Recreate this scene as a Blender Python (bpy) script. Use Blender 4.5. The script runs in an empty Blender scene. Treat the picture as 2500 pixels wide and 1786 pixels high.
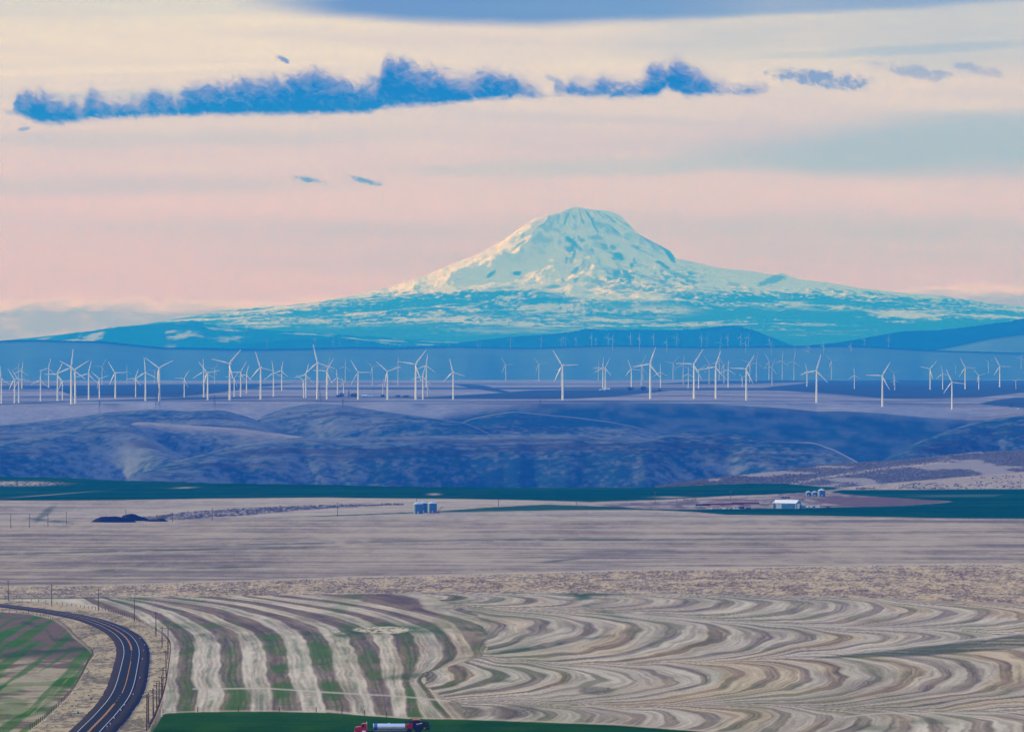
import bpy, math, random
import numpy as np
from mathutils import Vector, Matrix, Quaternion

# ------------------------------------------------------------------ basics
sc = bpy.context.scene
COL = sc.collection
F, U0, V0, CZ = 12000.0, 1250.0, 788.0, 300.0   # focal length in photo pixels, eye column / eye level row, camera height (m)
rng = np.random.default_rng(7)
random.seed(7)

cam_d = bpy.data.cameras.new('camera')
cam = bpy.data.objects.new('camera', cam_d)
COL.objects.link(cam)
cam.location = (0, 0, CZ)
cam.rotation_euler = (math.radians(90), 0, 0)
cam_d.sensor_width = 36.0
cam_d.lens = 36.0 * F / 2500.0
cam_d.shift_y = -(893.0 - V0) / 2500.0
cam_d.clip_start = 1.0
cam_d.clip_end = 400000.0
sc.camera = cam

SUN_EL, SUN_AZ = math.radians(11.5), math.radians(-64.0)    # azimuth from +Y, negative = left
sun_dir = Vector((math.sin(SUN_AZ) * math.cos(SUN_EL), math.cos(SUN_AZ) * math.cos(SUN_EL), math.sin(SUN_EL)))

sc.view_settings.view_transform = 'Standard'
sc.view_settings.look = 'None'
sc.view_settings.gamma = 1.0
sc.view_settings.use_curve_mapping = False
sc.view_settings.exposure = 0.3
sc.render.engine = 'CYCLES'
sc.cycles.max_bounces = 3
sc.cycles.diffuse_bounces = 1
sc.cycles.glossy_bounces = 2
sc.cycles.volume_bounces = 0
sc.cycles.use_denoising = True
sc.cycles.sample_clamp_indirect = 4.0


# ------------------------------------------------------------------ node expressions
def s2l(c):
    return tuple(((x / 255.0) / 12.92 if x / 255.0 <= 0.04045 else ((x / 255.0 + 0.055) / 1.055) ** 2.4) for x in c)


class E:
    """a socket with arithmetic"""
    def __init__(self, nt, s):
        self.nt, self.s = nt, s

    def m(self, op, *a, clamp=False):
        n = self.nt.nodes.new('ShaderNodeMath')
        n.operation = op
        n.use_clamp = clamp
        for i, v in enumerate((self,) + a):
            if isinstance(v, E):
                self.nt.links.new(v.s, n.inputs[i])
            else:
                n.inputs[i].default_value = v
        return E(self.nt, n.outputs[0])

    def __add__(self, o): return self.m('ADD', o)
    def __radd__(self, o): return self.m('ADD', o)
    def __sub__(self, o): return self.m('SUBTRACT', o)
    def __rsub__(self, o): return (self * -1.0) + o
    def __mul__(self, o): return self.m('MULTIPLY', o)
    def __rmul__(self, o): return self.m('MULTIPLY', o)
    def __truediv__(self, o): return self.m('DIVIDE', o)
    def min(self, o): return self.m('MINIMUM', o)
    def max(self, o): return self.m('MAXIMUM', o)
    def clamp(self): return self.m('ADD', 0.0, clamp=True)

    def smooth(self, a, b):
        n = self.nt.nodes.new('ShaderNodeMapRange')
        n.interpolation_type = 'SMOOTHSTEP'
        self.nt.links.new(self.s, n.inputs['Value'])
        n.inputs['From Min'].default_value = a
        n.inputs['From Max'].default_value = b
        return E(self.nt, n.outputs[0])


def comb(nt, x, y, z):
    n = nt.nodes.new('ShaderNodeCombineXYZ')
    for i, v in enumerate((x, y, z)):
        if isinstance(v, E):
            nt.links.new(v.s, n.inputs[i])
        else:
            n.inputs[i].default_value = v
    return E(nt, n.outputs[0])


def noise(nt, vec, scale=1.0, detail=4.0, rough=0.55, dist=0.0):
    n = nt.nodes.new('ShaderNodeTexNoise')
    n.inputs['Scale'].default_value = scale
    n.inputs['Detail'].default_value = detail
    n.inputs['Roughness'].default_value = rough
    n.inputs['Distortion'].default_value = dist
    if vec is not None:
        nt.links.new(vec.s, n.inputs['Vector'])
    return E(nt, n.outputs[0])


def mixc(nt, f, a, b, mode='MIX'):
    n = nt.nodes.new('ShaderNodeMix')
    n.data_type = 'RGBA'
    n.blend_type = mode
    n.clamp_factor = True
    for sock, v in ((n.inputs[0], f), (n.inputs[6], a), (n.inputs[7], b)):
        if isinstance(v, E):
            nt.links.new(v.s, sock)
        elif isinstance(v, (tuple, list)):
            sock.default_value = (*v[:3], 1.0)
        else:
            sock.default_value = v
    return E(nt, n.outputs[2])


def ramp(nt, f, stops, interp='LINEAR'):
    n = nt.nodes.new('ShaderNodeValToRGB')
    n.color_ramp.interpolation = interp
    els = n.color_ramp.elements
    while len(els) < len(stops):
        els.new(0.5)
    for e, (p, c) in zip(els, stops):
        e.position = p
        e.color = (*c[:3], 1.0)
    nt.links.new(f.s, n.inputs[0])
    return E(nt, n.outputs[0])


def fcurve(nt, f, pts):
    n = nt.nodes.new('ShaderNodeFloatCurve')
    c = n.mapping.curves[0]
    while len(c.points) < len(pts):
        c.points.new(0.5, 0.5)
    for p, (x, y) in zip(c.points, pts):
        p.location = (x, y)
        p.handle_type = 'VECTOR'
    n.mapping.update()
    nt.links.new(f.s, n.inputs['Value'])
    return E(nt, n.outputs[0])


# ------------------------------------------------------------------ world: evening sky with thin cloud sheet
world = bpy.data.worlds.new('World')
sc.world = world
world.use_nodes = True
nt = world.node_tree
nt.nodes.clear()
tc = nt.nodes.new('ShaderNodeTexCoord')
sep = nt.nodes.new('ShaderNodeSeparateXYZ')
nt.links.new(tc.outputs['Generated'], sep.inputs[0])
dx, dy, dz = (E(nt, sep.outputs[i]) for i in range(3))
az = dx.m('ARCTAN2', dy)                       # 0 = north-west view axis, measured clockwise
el = dz.m('ARCSINE')
U = az * F + U0                                # direction measured in the units of the notes (1/12000 rad)
V = el * (-F) + V0
sky = nt.nodes.new('ShaderNodeTexSky')
sky.sky_type = 'NISHITA'
sky.sun_disc = False
sky.sun_elevation = SUN_EL
sky.sun_rotation = SUN_AZ
sky.altitude = 500.0
sky.dust_density = 2.0
nish = mixc(nt, 1.0, E(nt, sky.outputs[0]), (0.10, 0.10, 0.10), 'MULTIPLY')

SKY_STOPS = [                                    # (row, colour) of the thin overcast, low to high
    (1400, (0.86, 0.56, 0.26)), (800, (1.10, 0.70, 0.22)), (700, (1.12, 0.74, 0.22)), (560, (1.10, 0.82, 0.22)),
    (400, (0.92, 0.73, 0.20)), (250, (0.90, 0.78, 0.20)), (100, (0.97, 0.87, 0.20)), (0, (0.84, 0.80, 0.34)),
    (-900, (0.64, 0.70, 0.78)), (-4000, (0.56, 0.70, 1.24)), (-12000, (0.54, 0.72, 1.58)), (-18100, (0.54, 0.72, 1.58))]
def vpos(v):                                     # rows squeezed so that the low sky keeps its detail
    t = (1400.0 - v) / 20000.0
    return max(0.0, min(1.0, t)) ** 0.4
tpos = ((V * (-1.0) + 1400.0) / 20000.0).clamp().m('POWER', 0.4)
wob = noise(nt, comb(nt, U * 0.0006, V * 0.004, 0.0), 1.0, 2.0) - 0.5
base = ramp(nt, (tpos + wob * 0.02), [(vpos(v), tuple(x / 2.5 for x in c)) for v, c in SKY_STOPS], 'EASE')
base = mixc(nt, 1.0, base, (2.5, 2.5, 2.5), 'MULTIPLY')
base.nt.nodes[-1].clamp_result = False
# cooler and greyer to the right, long flat streaks everywhere
low = V.smooth(-1500.0, 100.0)
tilt = V + (U - 1250.0) * -0.03
st1 = noise(nt, comb(nt, U * 0.0007, tilt * 0.008, 3.3), 1.0, 3.0, 0.55)
st2 = noise(nt, comb(nt, U * 0.0022 + 7.0, tilt * 0.024, 9.1), 1.0, 3.0, 0.6)
rightness = U.smooth(300.0, 2900.0)
cool = ((st1 - 0.46) * 3.4 + rightness * 0.6 - 0.22).clamp() * low
base = mixc(nt, cool * 0.55, base, (0.66, 0.56, 0.52))
base = mixc(nt, ((st2 - 0.50) * 2.2).clamp() * low * 0.35, base, (0.66, 0.58, 0.40))
base = mixc(nt, ((0.47 - st2) * 2.6).clamp() * low * 0.45, base, (1.14, 1.14, 0.44))
warm = (1.0 - U.smooth(-400.0, 1500.0)) * V.smooth(250.0, 620.0)
base = mixc(nt, warm * 0.6, base, (1.10, 0.72, 0.05))


def blob(uc, vc, ru, rv, tiltk=0.0):
    a = (U - uc) / ru
    b = (V - vc - (U - uc) * tiltk) / rv
    return a * a + b * b


# broad blue-grey veil on the right, lens cloud at the top
q = noise(nt, comb(nt, U * 0.0016, V * 0.011, 5.0), 1.0, 3.0) - 0.5
veil = 1.0 - (blob(2500, 345, 900, 85, -0.05) + q * 1.6).smooth(0.1, 1.3)
base = mixc(nt, veil * 0.8, base, (0.46, 0.55, 0.60))
veil2 = 1.0 - (blob(2500, 60, 1000, 120, -0.04) + q * 2.2).smooth(0.0, 1.4)
base = mixc(nt, veil2 * 0.55, base, (0.46, 0.52, 0.55))
lens = 1.0 - (blob(1230, 8, 640, 64, 0.012) + q * 0.9).smooth(0.30, 1.15)
base = mixc(nt, lens * 0.93, base, (0.12, 0.16, 0.20))
lens2 = 1.0 - (blob(1900, 0, 800, 44, -0.03) + q * 0.9).smooth(0.3, 1.2)
base = mixc(nt, lens2 * 0.75, base, (0.20, 0.26, 0.30))
edge = (1.0 - (blob(300, 172, 640, 10, -0.032) + q * 1.2).smooth(0.2, 1.4))
base = mixc(nt, edge * 0.5, base, (1.08, 0.98, 0.3))
for (uc, vc, ru, rv, tk, a_, c_) in ((450, 338, 640, 26, -0.02, 0.55, (0.66, 0.62, 0.4)), (1480, 292, 560, 15, 0.03, 0.5, (0.70, 0.62, 0.5)), (250, 452, 620, 30, 0.0, 0.5, (0.70, 0.62, 0.35)),
                                     (1500, 405, 520, 26, -0.02, 0.5, (0.58, 0.66, 0.5)), (2150, 128, 420, 14, -0.05, 0.6, (0.42, 0.50, 0.5)), (1000, 560, 900, 26, 0.01, 0.3, (0.80, 0.66, 0.4)), (350, 232, 420, 12, -0.03, 0.5, (0.62, 0.66, 0.4)),
                                     (2200, 560, 500, 40, 0.0, 0.35, (0.72, 0.70, 0.4)), (250, 25, 500, 22, 0.0, 0.4, (0.72, 0.72, 0.5))):
    base = mixc(nt, (1.0 - (blob(uc, vc, ru, rv, tk) + q * 2.4).smooth(0.0, 1.3)) * a_, base, c_)
# low bank of far cloud along the horizon
bk = noise(nt, comb(nt, U * 0.011, V * 0.030, 1.0), 1.0, 4.0, 0.6)
bk2 = noise(nt, comb(nt, U * 0.0018, V * 0.004, 4.0), 1.0, 2.0, 0.5)
btop = bk * -80.0 + bk2 * -60.0 + 802.0 - U.smooth(1900.0, 2350.0) * 34.0
bank = (V - btop).smooth(-4.0, 10.0)
mid_gap = (1.0 - U.smooth(650.0, 1150.0)).max(U.smooth(1950.0, 2300.0))
lift = (V - btop) / 34.0
bcol = mixc(nt, lift.clamp(), (1.50, 1.35, 0.34), (0.50, 0.34, 0.36))
bcol = mixc(nt, ((bk - 0.5) * 4.0).clamp() * 0.7, bcol, (1.15, 0.95, 0.36))
base = mixc(nt, bank * mid_gap * 0.9, base, bcol)
# torn dark scud cloud
top_pts = [(0, 300), (28, 285), (40, 236), (48, 216), (80, 212), (120, 221), (170, 232), (205, 240), (225, 208), (250, 233), (300, 233),
           (358, 228), (372, 200), (400, 212), (432, 226), (465, 198), (560, 192), (600, 182), (660, 178), (690, 180), (735, 160), (795, 163),
           (830, 180), (870, 188), (922, 184), (936, 142), (952, 124), (985, 140), (1020, 154), (1060, 156), (1100, 168), (1145, 180),
           (1190, 158), (1230, 168), (1290, 190), (1330, 216), (1344, 236), (1352, 190), (1375, 200), (1402, 178), (1440, 202), (1470, 174),
           (1500, 192), (1562, 186), (1592, 150), (1612, 152), (1650, 136), (1700, 160), (1745, 182), (1790, 205), (1830, 194), (1868, 206),
           (1886, 240), (2500, 240)]
bot_pts = [(0, 270), (30, 280), (60, 290), (100, 306), (150, 309), (200, 299), (300, 291), (400, 288), (600, 284), (750, 283), (900, 279),
           (960, 263), (1060, 260), (1150, 249), (1280, 241), (1330, 240), (1346, 232), (1400, 236), (1500, 240), (1600, 239), (1626, 219),
           (1680, 241), (1750, 233), (1870, 230), (1890, 218), (2500, 218)]
un = (U / 2500.0).clamp()
wv = comb(nt, U * 0.022 + V * -0.012, V * 0.03 + U * 0.006, 2.0)
wisp = noise(nt, wv, 1.0, 4.0, 0.66, 0.9) - 0.5
wisp2 = noise(nt, comb(nt, U * 0.06 + V * -0.03, V * 0.07, 6.0), 1.0, 5.0, 0.65) - 0.5
topc = fcurve(nt, un, [(a / 2500.0, b / 400.0) for a, b in top_pts]) * 400.0
botc = fcurve(nt, un, [(a / 2500.0, b / 400.0) for a, b in bot_pts]) * 400.0
d_top = V - topc + wisp * 64.0 + wisp2 * 26.0
d_bot = botc - V + wisp * 20.0 + wisp2 * 14.0
inside = d_top.smooth(-9.0, 32.0) * d_bot.smooth(-7.0, 14.0)
inside = inside * U.smooth(20.0, 40.0) * (1.0 - U.smooth(1885.0, 1895.0))
thick = (d_top.smooth(2.0, 70.0) * 1.0 + wisp * 0.9 + wisp2 * 0.6).clamp()
scud = mixc(nt, thick, (0.30, 0.22, 0.10), (0.0, 0.0, 0.0))
base = mixc(nt, inside * 0.995, base, scud)
for (uc, vc, ru, rv, tk, amp) in ((2010, 195, 170, 26, 0.10, 0.75), (2230, 180, 120, 22, 0.18, 0.45), (2390, 175, 90, 16, 0.2, 0.4), (755, 439, 52, 9, 0.12, 0.95),
                                  (892, 442, 58, 10, 0.2, 0.95), (690, 146, 22, 9, 0.45, 0.8), (1355, 196, 30, 12, 0.5, 0.6), (60, 318, 24, 8, -0.2, 0.6), (20, 275, 22, 12, 0.2, 0.5)):
    w_ = (1.0 - (blob(uc, vc, ru, rv, tk) + wisp * 2.6 + wisp2 * 2.0 + 0.12).smooth(0.0, 1.0)) * amp
    base = mixc(nt, w_, base, (0.05, 0.05, 0.10))
cover = (inside.max(lens) * 0.07 + 0.93).clamp()
final = mixc(nt, cover, nish, base)
world.cycles.sampling_method = 'MANUAL'
world.cycles.sample_map_resolution = 256
bg = nt.nodes.new('ShaderNodeBackground')
bg.inputs['Strength'].default_value = 0.81
nt.links.new(final.s, bg.inputs['Color'])
wo = nt.nodes.new('ShaderNodeOutputWorld')
nt.links.new(bg.outputs[0], wo.inputs['Surface'])

sun_d = bpy.data.lights.new('sun', 'SUN')
sun_d.energy = 5.0
sun_d.angle = math.radians(1.5)
sun_d.color = (1.0, 0.86, 0.70)
sun_o = bpy.data.objects.new('sun', sun_d)
COL.objects.link(sun_o)
sun_o.rotation_euler = sun_dir.to_track_quat('Z', 'Y').to_euler()


# ------------------------------------------------------------------ numpy noise
def _h(ix, iy, seed):
    n = (ix.astype(np.int64) * 374761393 + iy.astype(np.int64) * 668265263 + seed * 1274126177) & 0xFFFFFFFF
    n = ((n ^ (n >> 13)) * 1274126177) & 0xFFFFFFFF
    n = n ^ (n >> 16)
    return (n & 0xFFFF) / 65535.0


def vnoise(x, y, seed=0):
    x, y = np.broadcast_arrays(np.asarray(x, float), np.asarray(y, float))
    ix, iy = np.floor(x), np.floor(y)
    fx, fy = x - ix, y - iy
    fx = fx * fx * (3 - 2 * fx)
    fy = fy * fy * (3 - 2 * fy)
    a = _h(ix, iy, seed); b = _h(ix + 1, iy, seed)
    c = _h(ix, iy + 1, seed); d = _h(ix + 1, iy + 1, seed)
    return (a + (b - a) * fx) * (1 - fy) + (c + (d - c) * fx) * fy


def fbm(x, y, octv=4, seed=0, gain=0.5):
    t, a, tot = 0.0, 1.0, 0.0
    for i in range(octv):
        t = t + a * vnoise(x * 2 ** i + 13.7 * i, y * 2 ** i - 7.1 * i, seed + i)
        tot += a
        a *= gain
    return t / tot


def ridged(x, y, octv=4, seed=0):
    t, a, tot = 0.0, 1.0, 0.0
    for i in range(octv):
        t = t + a * (1 - np.abs(2 * vnoise(x * 2 ** i + 5.3 * i, y * 2 ** i + 3.1 * i, seed + i) - 1))
        tot += a
        a *= 0.5
    return t / tot


def sstep(a, b, x):
    t = np.clip((x - a) / (b - a), 0, 1)
    return t * t * (3 - 2 * t)


def curve(pts):
    p = np.array(sorted(pts), float)
    return lambda u: np.interp(u, p[:, 0], p[:, 1])


def world_pt(u, v, D):
    return np.array([(u - U0) / F * D, D, CZ - (v - V0) / F * D])


# ------------------------------------------------------------------ mesh helpers
def new_mesh(name, V_, F_, mat, parent=None, smooth=False, cols=None):
    me = bpy.data.meshes.new(name)
    V_ = np.asarray(V_, float)
    me.from_pydata([tuple(v) for v in V_] if len(V_) < 5000 else V_.tolist(), [], F_)
    me.update()
    if smooth:
        me.polygons.foreach_set('use_smooth', [True] * len(me.polygons))
    if mat is not None:
        me.materials.append(mat)
    if cols is not None:
        a = me.color_attributes.new('base', 'FLOAT_COLOR', 'POINT')
        c4 = np.ones((len(V_), 4)); c4[:, :3] = cols
        a.data.foreach_set('color', c4.ravel())
    o = bpy.data.objects.new(name, me)
    COL.objects.link(o)
    if parent is not None:
        o.parent = parent
    return o


def grid_obj(name, X, Y, Z, cols, mat):
    R, C = X.shape
    P = np.stack([X, Y, Z], -1).reshape(-1, 3).astype(np.float32)
    idx = np.arange(R * C).reshape(R, C)
    q = np.stack([idx[:-1, :-1], idx[:-1, 1:], idx[1:, 1:], idx[1:, :-1]], -1).reshape(-1, 4).astype(np.int32)
    me = bpy.data.meshes.new(name)
    me.vertices.add(len(P)); me.vertices.foreach_set('co', P.ravel())
    me.loops.add(q.size); me.loops.foreach_set('vertex_index', q.ravel())
    me.polygons.add(len(q))
    me.polygons.foreach_set('loop_start', np.arange(0, q.size, 4, dtype=np.int32))
    me.polygons.foreach_set('use_smooth', np.ones(len(q), dtype=bool))
    me.update(calc_edges=True)
    me.validate()
    a = me.color_attributes.new('base', 'FLOAT_COLOR', 'POINT')
    c4 = np.ones((R * C, 4), np.float32)
    c4[:, :3] = cols.reshape(-1, 3)
    a.data.foreach_set('color', c4.ravel())
    me.materials.append(mat)
    o = bpy.data.objects.new(name, me)
    COL.objects.link(o)
    return o


def tag(o, label=None, cat=None, group=None, kind=None):
    for k, v in (('label', label), ('category', cat), ('group', group), ('kind', kind)):
        if v:
            o[k] = v
    return o


def empty(name, loc=(0, 0, 0), rz=0.0, sc_=1.0):
    o = bpy.data.objects.new(name, None)
    COL.objects.link(o)
    o.location = loc
    o.rotation_euler = (0, 0, rz)
    o.scale = (sc_, sc_, sc_)
    o.empty_display_size = 1.0
    return o


class MB:
    """collects simple solids into one mesh"""
    def __init__(self):
        self.v, self.f = [], []

    def add(self, vs, fs):
        n = len(self.v)
        self.v += [tuple(p) for p in vs]
        self.f += [tuple(i + n for i in f) for f in fs]
        return self

    def box(self, x0, x1, y0, y1, z0, z1):
        return self.add([(x0, y0, z0), (x1, y0, z0), (x1, y1, z0), (x0, y1, z0), (x0, y0, z1), (x1, y0, z1), (x1, y1, z1), (x0, y1, z1)],
                        [(0, 3, 2, 1), (4, 5, 6, 7), (0, 1, 5, 4), (1, 2, 6, 5), (2, 3, 7, 6), (3, 0, 4, 7)])

    def tube(self, p0, p1, r0, r1=None, n=8, caps=True):
        r1 = r0 if r1 is None else r1
        p0, p1 = Vector(p0), Vector(p1)
        d = (p1 - p0).normalized()
        a = d.orthogonal().normalized()
        b = d.cross(a)
        vs = []
        for p, r in ((p0, r0), (p1, r1)):
            for i in range(n):
                t = 2 * math.pi * i / n
                vs.append(p + (a * math.cos(t) + b * math.sin(t)) * r)
        fs = [(i, (i + 1) % n, n + (i + 1) % n, n + i) for i in range(n)]
        if caps:
            fs += [tuple(range(n - 1, -1, -1)), tuple(range(n, 2 * n))]
        return self.add(vs, fs)

    def lathe(self, prof, n=20, axis='Z', c=(0, 0, 0)):
        vs, fs = [], []
        for (r, h) in prof:
            for i in range(n):
                t = 2 * math.pi * i / n
                x, y = r * math.cos(t), r * math.sin(t)
                p = (x, y, h) if axis == 'Z' else ((h, x, y) if axis == 'X' else (x, h, y))
                vs.append((p[0] + c[0], p[1] + c[1], p[2] + c[2]))
        for k in range(len(prof) - 1):
            for i in range(n):
                j = (i + 1) % n
                fs.append((k * n + i, k * n + j, (k + 1) * n + j, (k + 1) * n + i))
        fs.append(tuple(range(n - 1, -1, -1)))
        fs.append(tuple(range((len(prof) - 1) * n, len(prof) * n)))
        return self.add(vs, fs)

    def prism(self, poly, y0, y1):
        """x-z outline pushed through y"""
        n = len(poly)
        vs = [(x, y0, z) for x, z in poly] + [(x, y1, z) for x, z in poly]
        fs = [tuple(range(n)), tuple(range(2 * n - 1, n - 1, -1))]
        fs += [(i, n + i, n + (i + 1) % n, (i + 1) % n) for i in range(n)]
        return self.add(vs, fs)

    def build(self, name, mat, parent=None, smooth=False):
        return new_mesh(name, self.v, self.f, mat, parent, smooth)


# ------------------------------------------------------------------ materials
def mat_land(name, s1, s2, amt1, amt2, rough=0.95, sx=1.0, bump=0.0):
    m = bpy.data.materials.new(name)
    m.use_nodes = True
    t = m.node_tree
    b = t.nodes['Principled BSDF']
    b.inputs['Roughness'].default_value = rough
    b.inputs['Specular IOR Level'].default_value = 0.0
    at = t.nodes.new('ShaderNodeAttribute')
    at.attribute_name = 'base'
    co = t.nodes.new('ShaderNodeTexCoord')
    sp = t.nodes.new('ShaderNodeSeparateXYZ')
    t.links.new(co.outputs['Object'], sp.inputs[0])
    x, y, z = (E(t, sp.outputs[i]) for i in range(3))
    n1 = noise(t, comb(t, x / s1, y / (s1 * sx), z / s1), 1.0, 5.0, 0.65)
    n2 = noise(t, comb(t, x / s2, y / (s2 * sx), z / s2 + 5.0), 1.0, 4.0, 0.6)
    k = (n1 - 0.5) * (amt1 * 2) + (n2 - 0.5) * (amt2 * 2) + 1.0
    k = k.max(0.15)
    mul = comb(t, k, k, k)
    c = mixc(t, 1.0, E(t, at.outputs['Color']), mul, 'MULTIPLY')
    t.links.new(c.s, b.inputs['Base Color'])
    if bump:
        bp = t.nodes.new('ShaderNodeBump')
        bp.inputs['Distance'].default_value = bump
        t.links.new(n1.s, bp.inputs['Height'])
        t.links.new(bp.outputs[0], b.inputs['Normal'])
    return m


def mat(name, col, rough=0.6, metal=0.0, var=0.0, vs=1.0, spec=0.4):
    m = bpy.data.materials.new(name)
    m.use_nodes = True
    t = m.node_tree
    b = t.nodes['Principled BSDF']
    b.inputs['Roughness'].default_value = rough
    b.inputs['Metallic'].default_value = metal
    b.inputs['Specular IOR Level'].default_value = spec
    co = t.nodes.new('ShaderNodeTexCoord')
    n1 = noise(t, E(t, co.outputs['Object']), vs, 5.0, 0.6)
    k = ((n1 - 0.5) * (2 * var) + 1.0).max(0.1)
    c = mixc(t, 1.0, (*col, 1.0), comb(t, k, k, k), 'MULTIPLY')
    t.links.new(c.s, b.inputs['Base Color'])
    return m


M = dict(
    near=mat_land('field_soil', 1.1, 14.0, 0.42, 0.16, sx=2.0),
    hill=mat_land('canyon_grass', 16.0, 120.0, 0.55, 0.30),
    far=mat_land('far_land', 60.0, 500.0, 0.30, 0.20),
    snow=mat_land('mountain_snow', 120.0, 900.0, 0.10, 0.08),
    white=mat('turbine_white', (0.86, 0.86, 0.85), 0.5, var=0.03),
    greyt=mat('hazed_turbine_grey', (0.20, 0.30, 0.40), 0.6, var=0.03),  # far turbines: haze and cloud shade put into the colour
    hazed=mat('hazed_turbine_white', (0.42, 0.48, 0.54), 0.6, var=0.03),  # back row: same white, dimmed and blued in the colour for haze
    wood=mat('creosoted_wood', (0.085, 0.05, 0.035), 0.9, var=0.3, vs=3.0),
    steel=mat('dark_lattice_steel', (0.10, 0.11, 0.12), 0.7, var=0.15),
    galv=mat('galvanised_steel', (0.03, 0.14, 0.32), 0.6, 0.0, var=0.35, vs=0.7),
    galvroof=mat('zinc_roof', (0.45, 0.55, 0.62), 0.5, 0.0, var=0.15, vs=1.0),
    asphalt=mat('asphalt', (0.004, 0.013, 0.021), 0.95, var=0.3, vs=0.25, spec=0.04),
    shoulder=mat('dark_gravel_shoulder', (0.007, 0.007, 0.012), 0.97, var=0.5, vs=0.8, spec=0.1),
    lineW=mat('white_road_paint', (0.46, 0.49, 0.53), 0.7, var=0.15, vs=0.6),
    lineY=mat('yellow_road_paint', (0.62, 0.27, 0.03), 0.7, var=0.2, vs=0.6),
    mound=mat('black_aggregate', (0.010, 0.010, 0.013), 0.95, var=0.5, vs=0.5, spec=0.1),
    barnwall=mat('pale_blue_siding', (0.10, 0.30, 0.44), 0.7, var=0.12, vs=0.4),
    barnwhite=mat('white_metal_sheet', (0.82, 0.83, 0.84), 0.55, var=0.05, vs=0.3),
    red=mat('red_paint', (0.55, 0.015, 0.02), 0.35, var=0.08),
    redrust=mat('red_implement_paint', (0.22, 0.02, 0.04), 0.6, var=0.3),
    black=mat('black_rubber', (0.012, 0.012, 0.013), 0.8, var=0.2),
    dark=mat('dark_machinery', (0.02, 0.022, 0.028), 0.7, var=0.3),
    chrome=mat('polished_tank_steel', (0.72, 0.74, 0.78), 0.32, 0.55, var=0.05),
    rim=mat('pale_rim', (0.72, 0.70, 0.62), 0.5, var=0.05),
    glass=mat('dark_glass', (0.02, 0.03, 0.04), 0.12, spec=0.6),
    blue=mat('blue_decal', (0.03, 0.16, 0.5), 0.5),
    orange=mat('orange_sign', (0.75, 0.30, 0.02), 0.6),
    reflector=mat('reflector_white', (0.85, 0.87, 0.9), 0.5),
    teal=mat('green_marker', (0.02, 0.22, 0.22), 0.6),
    sage=mat('sagebrush', (0.10, 0.095, 0.085), 0.95, var=0.5, vs=0.3, spec=0.1),
    brushL=mat('grey_brown_brush', (0.20, 0.155, 0.12), 0.95, var=0.4, vs=0.3, spec=0.1),
    straw=mat('dry_grass', (0.40, 0.32, 0.17), 0.95, var=0.4, vs=0.3, spec=0.1),
    leafD=mat('dark_tree_leaf', (0.028, 0.045, 0.028), 0.9, var=0.4, vs=0.2, spec=0.1),
    bark=mat('bark', (0.06, 0.045, 0.035), 0.95, var=0.3),
)

# ------------------------------------------------------------------ ground: near fields, canyon floor, plateau (one sheet)
T_V = np.array([1786, 1750, 1600, 1478, 1390, 1300, 1240, 1190, 1150, 1098, 1060.0])
T_D = np.array([1300, 1400, 1850, 2450, 3050, 3800, 4450, 5300, 5650, 6250, 6750.0])


def D_of_v(v):
    return 1.0 / np.interp(-np.asarray(v, float), -T_V, 1.0 / T_D)


gE = curve([(-1500, 1150), (0, 1163), (150, 1165), (300, 1172), (500, 1178), (700, 1181), (850, 1184), (1000, 1187), (1300, 1190), (1540, 1190), (1600, 1187),
            (1750, 1165), (1900, 1150), (2050, 1130), (2200, 1122), (2350, 1105), (2430, 1100), (2500, 1098), (2700, 1092), (4200, 1085)])
# plateau rows: distance -> image row (before rolling)
P_D = np.array([10300, 10650, 11300, 12500, 14000, 16000, 18500, 22000, 26000.0])
lip = curve([(-1500, 1035), (0, 992), (170, 990), (262, 986), (374, 982), (449, 984), (542, 985), (666, 984), (748, 981), (850, 985), (960, 983), (1137, 990), (1255, 988),
             (1394, 984), (1473, 982), (1700, 984), (1781, 988), (1912, 996), (1994, 1004), (2050, 1003), (2136, 1007), (2248, 1018), (2361, 1025),
             (2417, 1024), (2500, 1012), (4000, 1010)])
mid_off = curve([(-1500, 4), (0, 6), (170, 6), (400, 0), (900, -4), (1250, -2), (1700, -6), (2000, 0), (2300, 12), (2500, 8), (4000, 8)])


def plateau_v(u, D):
    v0 = lip(u)
    cen = np.interp(D, P_D, [985, 980, 974, 963, 952, 944, 937, 931, 928])
    k = np.interp(D, [10300, 11300, 14000, 26000], [0, 1, 0.5, 0.0])
    flat = cen + mid_off(u) * k
    w = sstep(10650, 11300, D)
    return (v0 - 2 * sstep(10500, 10900, D)) * (1 - w) + flat * w


def plateau_z(u, D):
    X = (u - U0) / F * D
    z = CZ - (plateau_v(u, D) - V0) / F * D
    roll = (fbm(X / 900.0, D / 1400.0, 3, 51) - 0.5) * 14.0 * sstep(11200, 12500, D)
    return z + roll


u_cols = np.concatenate([np.linspace(-1450, -160, 44), np.arange(-130, 2635, 3.2), np.linspace(2660, 3950, 44)])
v_rows = np.concatenate([np.arange(1786, 1436, -1.25), np.arange(1436, 1060, -1.5)])
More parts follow.
